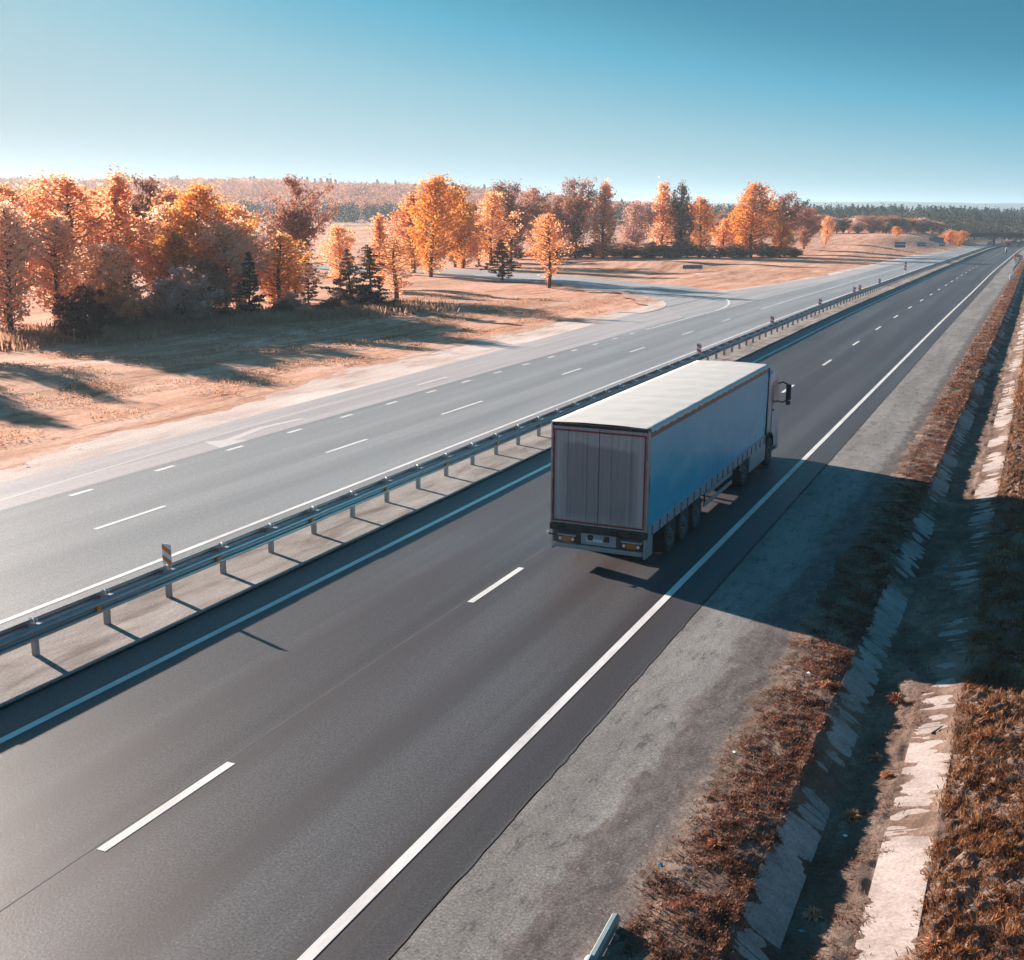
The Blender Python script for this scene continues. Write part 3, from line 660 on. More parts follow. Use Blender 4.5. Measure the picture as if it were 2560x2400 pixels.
tb('roof_header', MB().box(XL + .05, XR - .05, YR - .03, YR + .05, ZT - .055, ZT + .03), M['blackrub'], bevel=.008)
tb('door_seal', MB().box(CX - .005, CX + .005, YR - .012, YR - .004, ZB + .2, ZT - .1), M['chassis'])
tb('sill', MB().box(XL, XR, YR - .05, YR + .15, ZB - .02, ZB + .165), M['chassis'], bevel=.012)
for xx in (XL + .35, CX - .3, CX + .45, XR - .35): tb('dock_buffer', MB().box(xx - .10, xx + .10, YR - .09, YR - .051, ZB + .01, ZB + .12), M['blackrub'], bevel=.01)
# lamp clusters, plate panel, underrun bar
for xa, xb in ((XL + .22, XL + .72), (XR - .66, XR - .13)):
    hs = tb('lamp_housing', MB().box(xa, xb, YR - .02, YR + .15, .60, .90), M['chassis'], bevel=.01)
    tb('lamp_shade', MB().prism([(YR - .035, .775), (YR - .035, .80), (YR + .05, .905), (YR + .15, .905), (YR + .15, .775)], xa - .01, xb + .01, 'x'), M['alu_lite'], hs)
    tb('indicator_lamp', MB().box(xa + .14, xb - .13, YR - .034, YR - .02, .625, .765), M['lamp_amber'], hs)
    tb('brake_lamp', MB().box(xa + .02, xa + .14, YR - .033, YR - .02, .625, .765), M['lamp_red'], hs)
    tb('brake_lamp', MB().box(xb - .13, xb - .02, YR - .033, YR - .02, .625, .765), M['lamp_red'], hs)
    for xx in (xa + .08, xb - .075):
        pts = MB().tube([(xx, YR - .033, .70), (xx, YR - .046, .70)], .042, 14); tb('round_lamp', pts, M['lamp_clear'], hs)
tb('plate_panel', MB().box(XL + .86, XR - .80, YR + .0, YR + .05, .60, .89), M['alu_lite'], bevel=.008)
tb('number_plate', MB().box(CX - .30, CX + .14, YR - .018, YR - .002, .69, .77), M['white_paint'], bevel=.004)
for xx in (XL + 1.12, CX + .25): tb('bracket', MB().box(xx - .07, xx + .07, YR - .03, YR + .06, .72, .86), M['chassis'], bevel=.01)
for xx in (XL + .79, XR - .73): tb('bumper_stay', MB().box(xx - .06, xx + .06, YR - .01, YR + .12, .52, .90), M['chassis'], bevel=.01)
tb('underrun_bar', MB().box(XL + .12, XR - .10, YR - .06, YR + .06, .46, .58), M['alu'], bevel=.015)
br = MB(); r_ = random.Random(4)
for i in range(62):
    xx = XL + .16 + i * .038; h = r_.uniform(.05, .10); br.box(xx, xx + .017, YR - .066, YR - .058, .47 , .47 + h)
tb('drip_streaks', br, M['alu_lite'])
tb('corner_flap', MB().box(XR - .09, XR - .03, YR + .02, YR + .62, .38, .93), M['alu_lite'], bevel=.012)
tb('corner_flap', MB().box(XL + .03, XL + .09, YR + .02, YR + .62, .38, .93), M['alu_lite'], bevel=.012)
mp_ = tb('side_marker_arm', MB().tube([(XL + .24, YR, .76), (XL + .08, YR - .08, .80), (XL - .0, YR - .1, .81)], .02, 6), M['blackrub'])
tb('marker_lamp', MB().tube([(XL - .02, YR - .10, .79), (XL - .02, YR - .10, .86)], .03, 8), M['lamp_clear'], mp_)
# chassis
for xx in (CX - .45, CX + .45): tb('chassis_beam', MB().box(xx - .07, xx + .07, YR + .2, YF_ + 1.0, .62, .94), M['chassis'])
# wheels
def wheel(xc, yc, w=.30, R=.51, out=1, steer=False):
    b = MB(); pr = []
    for (x_, r_) in ((-w/2, R*.62), (-w/2, R*.90), (-w/2 + .03, R*.97), (-w/2 + .06, R), (w/2 - .06, R), (w/2 - .03, R*.97), (w/2, R*.90), (w/2, R*.62)): pr.append((x_, r_))
    n = 32; vs = []; fs = []
    for (x_, r_) in pr:
        for k_ in range(n): a = 2 * math.pi * k_ / n; vs.append((xc + x_, yc + r_ * math.cos(a), R + r_ * math.sin(a)))
    for i in range(len(pr)):
        for k_ in range(n): j = (i + 1) % len(pr); fs.append((i*n + k_, i*n + (k_+1) % n, j*n + (k_+1) % n, j*n + k_))
    b.add(vs, fs); ty = tb('wheel', b, M['tyre'], smooth=True)
    g_ = MB()
    for k_ in range(40):       # tread lugs
        a = 2 * math.pi * k_ / 40
        for xo in (-w*.36, 0, w*.36):
            c0 = Vector((xc + xo, yc + math.cos(a) * (R + .002), R + math.sin(a) * (R + .002))); tx = Vector((0, -math.sin(a), math.cos(a)))
            nx_ = Vector((0, math.cos(a), math.sin(a)))
            q = [c0 + Vector((sx_, 0, 0)) + tx * st2 + nx_ * nn_ for nn_ in (-.004, .007) for (sx_, st2) in ((-w*.13, -.022), (w*.13, -.022), (w*.13, .022), (-w*.13, .022))]
            g_.add(q, [(0,1,2,3), (4,5,6,7), (0,1,5,4), (1,2,6,5), (2,3,7,6), (3,0,4,7)])
    tb('tread', g_, M['tyre'], ty)
    rm = MB(); xo = xc + out * w/2
    prr = [(-.02, R*.62), (.0, R*.60), (-.05, R*.55), (-.10, R*.40), (-.06, R*.30), (-.0, R*.22), (.04, R*.20), (.05, R*.10), (.05, 0.001)]
    vs = []; fs = []
    for (x_, r2) in prr:
        for k_ in range(24): a = 2*math.pi*k_/24; vs.append((xo + out * x_, yc + r2*math.cos(a), R + r2*math.sin(a)))
    for i in range(len(prr)-1):
        for k_ in range(24): fs.append((i*24 + k_, i*24 + (k_+1)%24, (i+1)*24 + (k_+1)%24, (i+1)*24 + k_))
    rm.add(vs, fs); tb('rim', rm, M['rim'], ty, smooth=True)
    nb = MB()
    for k_ in range(10):
        a = 2*math.pi*k_/10; nb.tube([(xo - out*.08, yc + R*.33*math.cos(a), R + R*.33*math.sin(a)), (xo - out*.015, yc + R*.33*math.cos(a), R + R*.33*math.sin(a))], .016, 6)
    tb('wheel_nuts', nb, M['alu'], ty)
    return ty
for yc in (29.42, 30.73, 32.04):
    wheel(XR - .20, yc, .36); wheel(XL + .20, yc, .36, out=-1)
    tb('axle', MB().tube([(XL + .3, yc, .51), (XR - .3, yc, .51)], .07, 8), M['chassis'])
for yc in (29.42, 32.04): pass
for yc in (38.05,):
    for xx, o_ in ((XR - .19, 1), (XR - .54, 1), (XL + .19, -1), (XL + .54, -1)): wheel(xx, yc, .30, out=o_)
for xx, o_ in ((XR - .17, 1), (XL + .17, -1)): wheel(xx, 41.75, .34, out=o_)
# arched mud guards over the trailer and drive wheels
for yc, nm in ((29.42, 'mud_guard'), (38.05, 'mud_guard')):
    for xa, xb in ((XR - .56, XR - .02), (XL + .02, XL + .56)):
        g_ = MB(); a0, a1, R2 = (95, 175, .60) if yc < 35 else (20, 170, .58)
        vs = []; n = 12
        for i in range(n + 1):
            a = math.radians(a0 + (a1 - a0) * i / n)
            for x_ in (xa, xb):
                for r2 in (R2, R2 + .015): vs.append((x_, yc - math.cos(math.pi - a) * r2 if False else yc + math.cos(a) * r2, .51 + math.sin(a) * r2))
        fs = []
        for i in range(n):
            s_ = i * 4; e_ = s_ + 4
            fs += [(s_, s_+2, e_+2, e_), (s_+1, s_+3, e_+3, e_+1), (s_, s_+1, e_+1, e_), (s_+2, s_+3, e_+3, e_+2)]
        g_.add(vs, fs); tb(nm, g_, M['blackrub' if yc < 35 else 'alu_lite'])
for xx in (XR - .30, XL + .30): tb('mud_flap', MB().box(xx - .22, xx + .22, 28.78, 28.80, .14, .75), M['blackrub'])
tb('mud_flap', MB().box(XR - .56, XR - .06, 37.40, 37.42, .2, .80), M['blackrub'])
# side underrun guards between the axles
for x0, sg in ((XR, 1), (XL, -1)):
    for z_ in (.44, .74): tb('side_guard_rail', MB().box(min(x0 - .06*sg, x0 - .03*sg), max(x0 - .06*sg, x0 - .03*sg), 33.0, 36.3, z_, z_ + .13), M['alu_lite'], bevel=.006)
    for y in (33.05, 34.6, 36.2): tb('side_guard_stay', MB().box(min(x0 - .10*sg, x0 - .06*sg), max(x0 - .10*sg, x0 - .06*sg), y, y + .07, .42, .95), M['chassis'])
tb('landing_leg', MB().box(XR - .42, XR - .28, 36.55, 36.7, .28, .95), M['chassis'], bevel=.01); tb('landing_leg', MB().box(XL + .28, XL + .42, 36.55, 36.7, .28, .95), M['chassis'], bevel=.01)
for xx in (XR - .35, XL + .35): tb('landing_foot', MB().box(xx - .13, xx + .13, 36.5, 36.75, .25, .28), M['chassis'])
tb('side_lamp', MB().box(XR - .30, XR - .06, 36.80, 36.95, .78, .86), M['lamp_amber'], bevel=.01)
tb('air_tank', MB().tube([(CX - .9, 33.6, .62), (CX - .9, 34.7, .62)], .16, 14), M['chassis'], smooth=True)
tb('pallet_box', MB().box(CX + .05, CX + .75, 34.0, 35.1, .42, .90), M['chassis'], bevel=.02)
# tractor
for x0, sg in ((XR, 1), (XL, -1)):
    tb('side_skirt', MB().box(min(x0 - .01*sg, x0 - .07*sg), max(x0 - .01*sg, x0 - .07*sg), 38.70, 41.1, .32, 1.06), M['alu_lite'], bevel=.02)
    tb('fuel_tank', MB().prism([(x0 - .10*sg, .42), (x0 - .60*sg, .42), (x0 - .64*sg, .50), (x0 - .64*sg, .92), (x0 - .60*sg, 1.0), (x0 - .10*sg, 1.0)], 38.9, 41.0), M['alu'], bevel=.02)
tb('tractor_frame', MB().box(CX - .5, CX + .5, 37.2, 42.9, .60, .88), M['chassis'])
tb('fifth_wheel', MB().box(CX - .45, CX + .45, 37.6, 38.5, .89, .96), M['chassis'], bevel=.02)
# cab: side outline swept across, nose rounded by bevels
cabp = [(41.45, 1.02), (41.45, 3.12), (41.62, 3.32), (42.35, 3.38), (42.95, 3.12), (43.28, 2.68), (43.45, 1.9), (43.50, 1.05), (43.48, .45), (42.42, .45), (42.36, .78), (42.22, .98), (42.0, 1.10), (41.7, 1.12)]
cb_ = MB().prism(cabp, XL + .06, XR - .06, 'x'); cab = tb('cab', cb_, M['cab'], bevel=.05, smooth=True)
for x0, sg in ((XR - .06, 1), (XL + .06, -1)):
    q0, q1 = sorted((x0 + .001*sg, x0 + .016*sg))
    dr = tb('cab_door', MB().prism([(42.10, 1.16), (42.10, 2.95), (42.9, 2.98), (43.10, 2.55), (43.25, 2.1), (43.28, 1.2), (42.5, 1.0)], q0, q1, 'x'), M['cab'], cab)
    q0, q1 = sorted((x0 + .017*sg, x0 + .022*sg))
    tb('side_window', MB().prism([(42.18, 2.12), (42.18, 2.82), (42.82, 2.84), (43.0, 2.5), (43.12, 2.15)], q0, q1, 'x'), M['glass'], cab)
    tb('door_handle', MB().box(*sorted((x0 + .017*sg, x0 + .045*sg)), 42.16, 42.36, 1.92, 1.96), M['blackrub'], cab)
    tb('rear_air_deflector', MB().box(*sorted((x0 - .0*sg, x0 - .05*sg)), 41.12, 41.44, 1.15, 3.2), M['cab'], cab, bevel=.015)
    q0, q1 = sorted((x0 + .0*sg, x0 + .07*sg))
    tb('wheel_arch', MB().prism([(41.18, .62), (41.24, .96), (41.45, 1.14), (41.75, 1.20), (42.05, 1.14), (42.28, .96), (42.36, .62), (42.30, .62), (42.22, .93), (42.02, 1.09), (41.75, 1.15), (41.48, 1.09), (41.28, .93), (41.24, .62)], q0, q1, 'x'), M['blackrub'], cab)
    mr = tb('wing_mirror', MB().box(*sorted((x0 + .30*sg, x0 + .48*sg)), 42.95, 43.12, 2.22, 2.80), M['blackrub'], bevel=.04, smooth=True)
    tb('mirror_glass', MB().box(*sorted((x0 + .32*sg, x0 + .46*sg)), 42.943, 42.951, 2.32, 2.76), M['glass'], mr)
    tb('wide_mirror', MB().box(*sorted((x0 + .31*sg, x0 + .47*sg)), 42.97, 43.10, 2.04, 2.19), M['blackrub'], mr, bevel=.03)
    tb('mirror_arm', MB().tube([(x0, 43.0, 2.80), (x0 + .16*sg, 43.02, 2.88), (x0 + .38*sg, 43.03, 2.78)], .028, 8), M['blackrub'], mr)
    tb('mirror_arm', MB().tube([(x0, 43.08, 2.15), (x0 + .18*sg, 43.05, 2.12), (x0 + .36*sg, 43.03, 2.22)], .026, 8), M['blackrub'], mr)
tb('roof_fairing', MB().prism([(41.5, 3.2), (41.55, 3.44), (42.05, 3.48), (42.75, 3.28), (42.85, 3.1)], XL + .22, XR - .22, 'x'), M['cab'], cab, bevel=.03, smooth=True)
tb('windscreen', MB().prism([(42.99, 3.06), (43.30, 2.66), (43.43, 2.05), (43.475, 2.05), (43.345, 2.68), (43.02, 3.09)], XL + .16, XR - .16, 'x'), M['glass'], cab)
tb('horn_lamp', MB().tube([(XR - .35, 42.2, 3.36), (XR - .35, 42.2, 3.56)], .05, 8), M['blackrub'], cab)
tb('front_bumper', MB().box(XL + .05, XR - .05, 43.2, 43.6, .30, .62), M['cab'], cab, bevel=.04)
tb('step', MB().box(XR - .12, XR - .04, 42.42, 42.95, .38, .5), M['blackrub'], cab)
# ------------------------------------------------------------------ trees
M['l_orange'] = leaf_mat('orange_birch_leaves', [(.30, (.66, .26, .09)), (.42, (.86, .39, .17)), (.54, (.87, .49, .29)), (.68, (.88, .45, .17))], .75)
M['l_peach'] = leaf_mat('pale_peach_leaves', [(.30, (.68, .31, .15)), (.46, (.92, .55, .33)), (.62, (.90, .64, .47))], .75)
M['l_gold'] = leaf_mat('golden_leaves', [(.30, (.46, .17, .03)), (.46, (.80, .33, .07)), (.56, (.88, .43, .10)), (.68, (.92, .40, .16))], .65)
M['l_brown'] = leaf_mat('brown_oak_leaves', [(.30, (.17, .065, .04)), (.48, (.34, .145, .09)), (.66, (.54, .27, .18))], .5)
M['l_dark'] = leaf_mat('dark_pine_needles', [(.30, (.045, .032, .024)), (.5, (.09, .062, .048)), (.7, (.15, .10, .07))], .1)
M['l_tan'] = leaf_mat('tan_pine_needles', [(.30, (.15, .08, .06)), (.5, (.25, .14, .10)), (.7, (.38, .22, .16))], .2)
M['l_maroon'] = leaf_mat('maroon_leaves', [(.30, (.09, .02, .018)), (.5, (.17, .045, .04)), (.7, (.27, .08, .06))], .25)
M['l_mauve'] = leaf_mat('mauve_brown_leaves', [(.30, (.36, .19, .16)), (.5, (.60, .36, .29)), (.7, (.78, .54, .46))], .5)
M['bark'] = plain('dark_bark', (.085, .06, .05), .9, 0, .35, 3, .3)
M['birchbark'] = plain('pale_birch_bark', (.40, .36, .35), .8, 0, .45, 2, .2)

def quads_at(P, size, up=.35, r=None, elong=1.5):
    """small leaf-sized quads with random facing at points P"""
    r = r or rs; n = len(P)
    a = r.normal(size=(n, 3)); a /= np.linalg.norm(a, axis=1)[:, None]
    b = r.normal(size=(n, 3)); b = np.cross(a, b); b /= np.linalg.norm(b, axis=1)[:, None]
    s = (size * r.uniform(.6, 1.35, n))[:, None]
    a = a * s * elong * .5; b = b * s * .5
    V = np.stack([P - a, P - b * .9 + a * .1, P + a, P + b * .9 + a * .1], 1).reshape(-1, 3)
    F = np.arange(n * 4).reshape(n, 4)
    return V, F
def tree_proto(kind, seed):
    """returns (trunk mesh, crown mesh); nominal height 10 m"""
    r = np.random.RandomState(seed); H = 10.0
    trunk = MB(); P = []
    K = dict(  # crown base, widest place, half width, limbs, upward pitch, leaves per clump, clump spread, leaf size
        birch=(.07, .36, 2.3, 86, .85, 13, .38, .155), poplar=(.05, .28, 1.9, 84, 1.2, 14, .36, .16), broad=(.06, .42, 2.9, 96, .75, 13, .44, .16),
        brown=(.12, .52, 2.6, 92, 1.1, 18, .40, .16), pine=(.08, .22, 2.9, 64, .25, 13, .26, .22), bush=(.02, .14, 4.4, 84, .55, 10, .6, .32), thin=(.14, .42, 1.9, 56, .8, 11, .36, .155))[kind]
    cb, wp, hw, nl, pit, lc, spread, ls = K
    lean = r.uniform(-.03, .03, 2); stems = 1 if kind not in ('bush', 'brown') else (5 if kind == 'bush' else 2)
    def axis(t, s): 
        o_ = s * .5 if stems > 1 else 0; th = s * 2.4
        return np.array([lean[0]*t*H + math.cos(th)*o_*t*1.3 + .12*math.sin(t*6+seed), lean[1]*t*H + math.sin(th)*o_*t*1.3 + .12*math.cos(t*5+seed), t*H])
    for s in range(stems):
        top = 1.0 if s == 0 else r.uniform(.6, .85)
        pts = [axis(t*top, s) for t in np.linspace(0, 1, 8)]; pts[0][2] = -.3
        trunk.tube(pts, [.17*(1-t)**.8 + .018 for t in np.linspace(0, 1, 8)], 7)
    lump = r.uniform(.5, 1.4, 12)
    for i in range(nl):
        s = r.randint(stems); top = 1.0 if s == 0 else .75
        u = ((i + r.uniform(0, 1)) / nl) ** (.9 if kind != 'pine' else 1.0); t = (cb + (1 - cb) * u) * (top if s else 1)
        if kind == 'pine': t = round(t * 15) / 15 + r.uniform(-.008, .008)
        prof = (math.sin(min(u / wp, 1) * math.pi / 2) ** .7) * ((1 - max(u - wp, 0) / (1 - wp)) ** (.55 if kind in ('birch', 'thin') else .5 if kind in ('brown', 'broad', 'bush') else .9)) 
        th = i * 2.39996 + r.uniform(-.4, .4)
        Lh = hw * max(prof, .06) * lump[int((th % 6.283) / 6.284 * 6) + (6 if u > .5 else 0)] * r.uniform(.6, 1.25)
        base = axis(max(t - .04 * pit, .02), s)
        dirh = np.array([math.cos(th), math.sin(th), 0]); k_ = 5
        pts = []
        for q in np.linspace(0, 1, k_):
            p_ = base + dirh * Lh * q + np.array([0, 0, Lh * pit * (q ** 1.3) * (.75 if kind != 'pine' else .5)]) + r.normal(size=3) * .05 * q
            pts.append(p_)
        ztop = H * 1.02
        for p_ in pts: p_[2] = min(p_[2], ztop - .2 * r.uniform())
        trunk.tube(pts, [.05 * (1 - q) + .010 for q in np.linspace(0, 1, k_)], 4, False)
        nc = max(3, int(Lh * 3.4) + 2)
        for c in range(nc):
            q = r.uniform(.25, 1.05) ** .75; j = min(int(q * (k_ - 1)), k_ - 2); f_ = q * (k_ - 1) - j
            cpos = pts[j] * (1 - f_) + pts[j + 1] * f_ + r.normal(size=3) * (.16 if kind != 'pine' else .12)
            n = int(lc * r.uniform(.5, 1.5)); sp = spread * r.uniform(.5, 1.25)
            dl = r.normal(size=(n, 3)) * np.array([sp, sp, sp * (1.25 if kind in ('poplar', 'birch', 'brown') else .45 if kind == 'pine' else .9)])
            P.append(cpos + dl * .62)
    P = np.concatenate(P); P = P[P[:, 2] > .25]
    V, F = quads_at(P, ls, r=r)
    return trunk, V, F
PROT = {}
def proto(kind, seed, leaf, bark='bark'):
    key = (kind, seed, leaf, bark)
    if key not in PROT:
        gk = (kind, seed)
        if gk not in PROT: PROT[gk] = tree_proto(kind, seed)
        tr_, V, F = PROT[gk]
        PROT[key] = (tr_.mesh('trunk', M[bark]), np_mesh('crown', V, F, M[leaf]))
    return PROT[key]
WID = dict(birch=4.6, poplar=3.7, broad=6.2, brown=5.8, pine=5.6, bush=8.6, thin=3.8)
def tree(name, kind, seed, leaf, x, y, h, w, label, cat='tree', group='autumn trees along the field', bark='bark', rz=None, parts=True, lean=0.0):
    tm, cm = proto(kind, seed, leaf, bark)
    t = tag(empty(name, (x, y, float(terrain(x, y)) - .08), rnd.uniform(0, 6.28) if rz is None else rz), label, cat, group)
    w = w * (1.22 if h > 4 and kind != 'pine' else 1.0); s = w / WID[kind]; t.scale = (s, s * rnd.uniform(.9, 1.1), h / 10.0)
    if lean: t.rotation_euler.x = lean * rnd.choice((-1, 1))
    obj('trunk', tm, t); obj('crown', cm, t)
    return t
TREES = [
 ('birch_tree','birch',1,'l_peach',-59.3,61.8,9.5,4.6,'pale orange birch cut by the left edge of the picture, nearest the road'),
 ('birch_tree','broad',2,'l_orange',-64.6,64.3,10.2,5.2,'tall orange birch behind the pale one at the left edge'),
 ('birch_tree','thin',3,'l_peach',-71.4,77.9,8.8,4.2,'slim peach coloured birch with a visible pale grey trunk left of the maroon shrub'),
 ('birch_tree','birch',4,'l_orange',-67.5,76.5,11.6,6.4,'broad glowing orange birch, first high crown of the left grove'),
 ('birch_tree','poplar',5,'l_orange',-67.7,81.8,12.1,6.3,'tallest bright orange birch in the middle of the left grove'),
 ('oak_tree','brown',6,'l_brown',-71.7,91.1,11.7,4.6,'dark brown tree top behind the tallest birch of the left grove'),
 ('birch_tree','birch',7,'l_peach',-63.3,83.1,9.0,4.8,'lower peach birch between the two highest crowns of the left grove'),
 ('birch_tree','broad',8,'l_gold',-60.9,84.5,10.8,6.4,'wide golden orange birch with pointed top, right end of the left grove'),
 ('maroon_shrub','bush',9,'l_maroon',-53.2,62.4,3.8,3.6,'dark maroon round shrub in front of the left grove'),
 ('pale_shrub','bush',10,'l_peach',-56.2,68.2,4.8,3.2,'whitish pink tall shrub just behind the maroon one'),
 ('young_fir','pine',11,'l_dark',-61.9,76.5,4.3,2.4,'dark narrow young fir deep inside the left grove'),
 ('mauve_shrub','bush',12,'l_mauve',-53.9,73.1,4.6,4.4,'mauve brown wide bush under the left grove'),
 ('brown_tree','brown',13,'l_brown',-54.0,77.3,4.8,3.8,'small rusty brown tree right of the mauve bush'),
 ('birch_tree','birch',14,'l_peach',-58.9,87.9,8.0,4.6,'rounded pale pink birch right of the wide golden one'),
 ('young_pine','pine',15,'l_dark',-51.9,79.8,5.2,3.2,'dark young pine with open layered branches before the pink birch'),
 ('oak_tree','brown',16,'l_brown',-64.8,105.4,12.2,6.0,'tall russet brown oak standing alone above the hedge line'),
 ('young_pine','pine',17,'l_dark',-60.3,100.8,4.7,2.8,'small dark pine with bare stem under the russet oak'),
 ('birch_tree','thin',18,'l_peach',-60.6,97.7,5.8,5.2,'thin cream leaved birch in front of the russet oak'),
 ('birch_tree','birch',19,'l_orange',-59.3,93.3,4.7,3.6,'small orange birch between dark pine and thin cream birch'),
 ('brown_pine','pine',20,'l_tan',-51.8,95.0,5.5,4.2,'left one of two brown bushy pines grown together on the field edge'),
 ('brown_pine','pine',21,'l_tan',-48.7,93.2,5.8,4.4,'right one of two brown bushy pines grown together on the field edge'),
 ('birch_tree','thin',22,'l_orange',-53.0,105.6,6.2,4.4,'small orange birch with a dark forked stem right of the brown pines'),
 ('birch_tree','poplar',23,'l_orange',-64.2,121.4,8.7,3.2,'narrow orange birch left of the big golden one'),
 ('birch_tree','broad',24,'l_gold',-71.0,147.5,13.7,8.0,'biggest golden birch, bulky and double topped, left of centre'),
 ('birch_tree','poplar',25,'l_orange',-79.4,157.1,12.0,6.0,'orange birch merging with the left side of the biggest golden birch'),
 ('oak_tree','brown',26,'l_brown',-84.5,181.7,13.6,6.4,'brown tree rising behind the right side of the biggest golden birch'),
 ('birch_tree','birch',27,'l_gold',-81.8,179.3,9.9,6.4,'lower golden birch at the far side of the slip road'),
 ('birch_tree','birch',28,'l_orange',-83.0,192.4,12.7,7.2,'orange birch standing before a brown pair of oaks'),
 ('oak_tree','brown',29,'l_brown',-93.8,225.0,15.3,8.8,'first dark brown oak of the row, with feathery top'),
 ('brown_pine','pine',30,'l_tan',-59.4,146.0,5.4,5.0,'dark brown spreading pine beside the slip road'),
 ('oak_tree','brown',31,'l_brown',-96.1,244.1,14.9,9.4,'second brown oak of the row, broad topped'),
 ('oak_tree','brown',32,'l_brown',-94.6,252.7,13.8,7.0,'third brown oak, half hidden by the lone orange birch'),
 ('birch_tree','thin',33,'l_orange',-47.3,133.1,8.8,4.2,'lone slender orange birch with bare lower stem beside the slip road bend'),
 ('oak_tree','brown',34,'l_brown',-87.9,246.8,16.8,9.0,'tall russet oak with ragged top right of the lone orange birch'),
 ('poplar_tree','poplar',35,'l_orange',-80.3,244.1,16.5,6.2,'tall flame shaped orange poplar in the middle of the row'),
 ('oak_tree','brown',36,'l_mauve',-81.4,268.0,12.5,8.4,'purplish brown rounded oak between two orange poplars'),
 ('poplar_tree','poplar',37,'l_orange',-75.4,270.0,17.3,6.6,'orange poplar left of the dark topped brown tree'),
 ('oak_tree','brown',38,'l_tan',-70.9,271.6,16.4,6.6,'dark topped brown tree between orange poplars'),
 ('birch_tree','birch',39,'l_gold',-67.5,276.5,13.7,6.4,'golden birch right of the dark topped tree'),
 ('birch_tree','poplar',40,'l_orange',-64.6,288.2,9.0,5.6,'low orange birch in the gap left of the big leaning crown'),
 ('birch_tree','broad',41,'l_gold',-57.3,285.9,17.2,10.4,'broad golden orange tree, high crown near the end of the row'),
 ('oak_tree','brown',42,'l_brown',-55.4,311.3,15.0,10.0,'brown oak behind the broad golden tree'),
 ('oak_tree','brown',43,'l_brown',-53.3,331.0,11.2,7.0,'last dark brown tree at the right end of the row'),
 ('birch_tree','birch',44,'l_orange',-51.8,358.6,8.2,3.8,'small lone orange birch past the end of the row'),
 ('birch_tree','birch',45,'l_orange',-67.0,117.2,7.2,4.2,'small orange birch behind the brown pines'),
 ('birch_tree','broad',46,'l_orange',-70.7,101.5,8.6,4.4,'orange birch in the shade between grove and russet oak'),
 ('oak_tree','brown',47,'l_brown',-91.1,204.7,10.0,6.4,'low brown tree at the back of the slip road'),
 ('birch_tree','birch',4,'l_gold',-62.0,296.0,12.0,7.0,'golden orange tree joined to the left flank of the broad golden tree'),
 ('birch_tree','birch',7,'l_gold',-51.6,292.0,8.0,5.6,'low golden sapling at the right foot of the broad golden tree'),
 ('birch_tree','birch',1,'l_orange',-88.5,231.0,9.5,6.0,'low orange birch under the second brown oak'),
 ('oak_tree','brown',6,'l_brown',-78.5,84.0,10.2,5.6,'brown tree at the back of the left grove near the picture edge'),
 ('birch_tree','broad',2,'l_orange',-75.2,88.5,10.6,6.2,'orange birch behind the tallest one, seen between crowns'),
 ('birch_tree','birch',19,'l_gold',-57.8,78.0,6.8,4.2,'low golden birch in front of the wide golden orange one'),
 ('birch_tree','birch',27,'l_peach',-59.4,71.4,6.2,4.2,'low peach birch left of the young fir'),
 ('birch_tree','birch',8,'l_orange',-66.6,88.4,10.6,5.4,'bright orange birch just right of the tallest crown of the left grove'),
 ('birch_tree','broad',14,'l_orange',-62.4,92.0,9.4,5.0,'orange birch between the wide golden one and the pink one'),
 ('birch_tree','thin',18,'l_gold',-56.4,90.5,7.0,4.4,'loose golden birch behind the dark young pine'),
]
TREES += [
 ('birch_tree','broad',27,'l_orange',-68.0,69.5,10.9,5.6,'full orange birch between the left edge trees and the first high crown'),
 ('birch_tree','birch',45,'l_peach',-61.5,68.6,8.4,5.0,'rounded pale peach birch right behind the maroon shrub'),
 ('birch_tree','broad',4,'l_peach',-57.6,84.0,7.6,5.4,'loose peach birch between the brown tree and the pink birch'),
 ('birch_tree','birch',14,'l_orange',-70.5,57.0,11.5,5.0,'tall birch just outside the left edge that throws the longest shadow over the field'),
 ('birch_tree','broad',2,'l_orange',-64.5,49.5,10.5,5.6,'broad birch outside the left edge shading the field corner'),
 ('birch_tree','poplar',5,'l_peach',-61.0,40.5,11.0,4.4,'slim birch outside the left edge, the one nearest the road'),
]
LEAN = {41: .1, 24: .05, 37: .06, 28: -.05}
for (nm, kind, sd, leaf, x, y, h, w, lab) in TREES:
    if nm.endswith('shrub'): tree(nm, kind, sd, leaf, x, y, h, w, lab, 'shrub', None)
    else: tree(nm, kind, sd, leaf, x, y, h, w, lab, 'tree', 'autumn trees along the field', 'birchbark' if 'pale grey trunk' in lab else 'bark', lean=LEAN.get(sd, 0))

# undergrowth at the foot of the groves: individual low shrubs
UND = []
for i in range(62):
    t_ = i / 45.0
    if i < 26: bx, by = -61 + 13 * t_ * 1.7 + rnd.uniform(-3, 2.0), 58 + 40 * t_ * 1.7 + rnd.uniform(-2.5, 2.5)
    else: bx, by = -98 + 50 * (i - 26) / 35 + rnd.uniform(-2, 2), 232 + 66 * (i - 26) / 35 + rnd.uniform(-4, 4)
    hh = rnd.uniform(.9, 2.0) if i < 26 else rnd.uniform(2.2, 3.8)
    tree('low_shrub', 'bush', (9, 10, 12)[i % 3], ('l_brown', 'l_mauve', 'l_tan')[i % 3], bx, by, hh, hh * rnd.uniform(1.3, 2.2),
         'low brown shrub in the dark undergrowth under the left grove' if i < 26 else 'low shrub at the shaded foot of the far tree row', 'shrub', 'undergrowth of the left grove' if i < 26 else 'undergrowth of the far tree row')

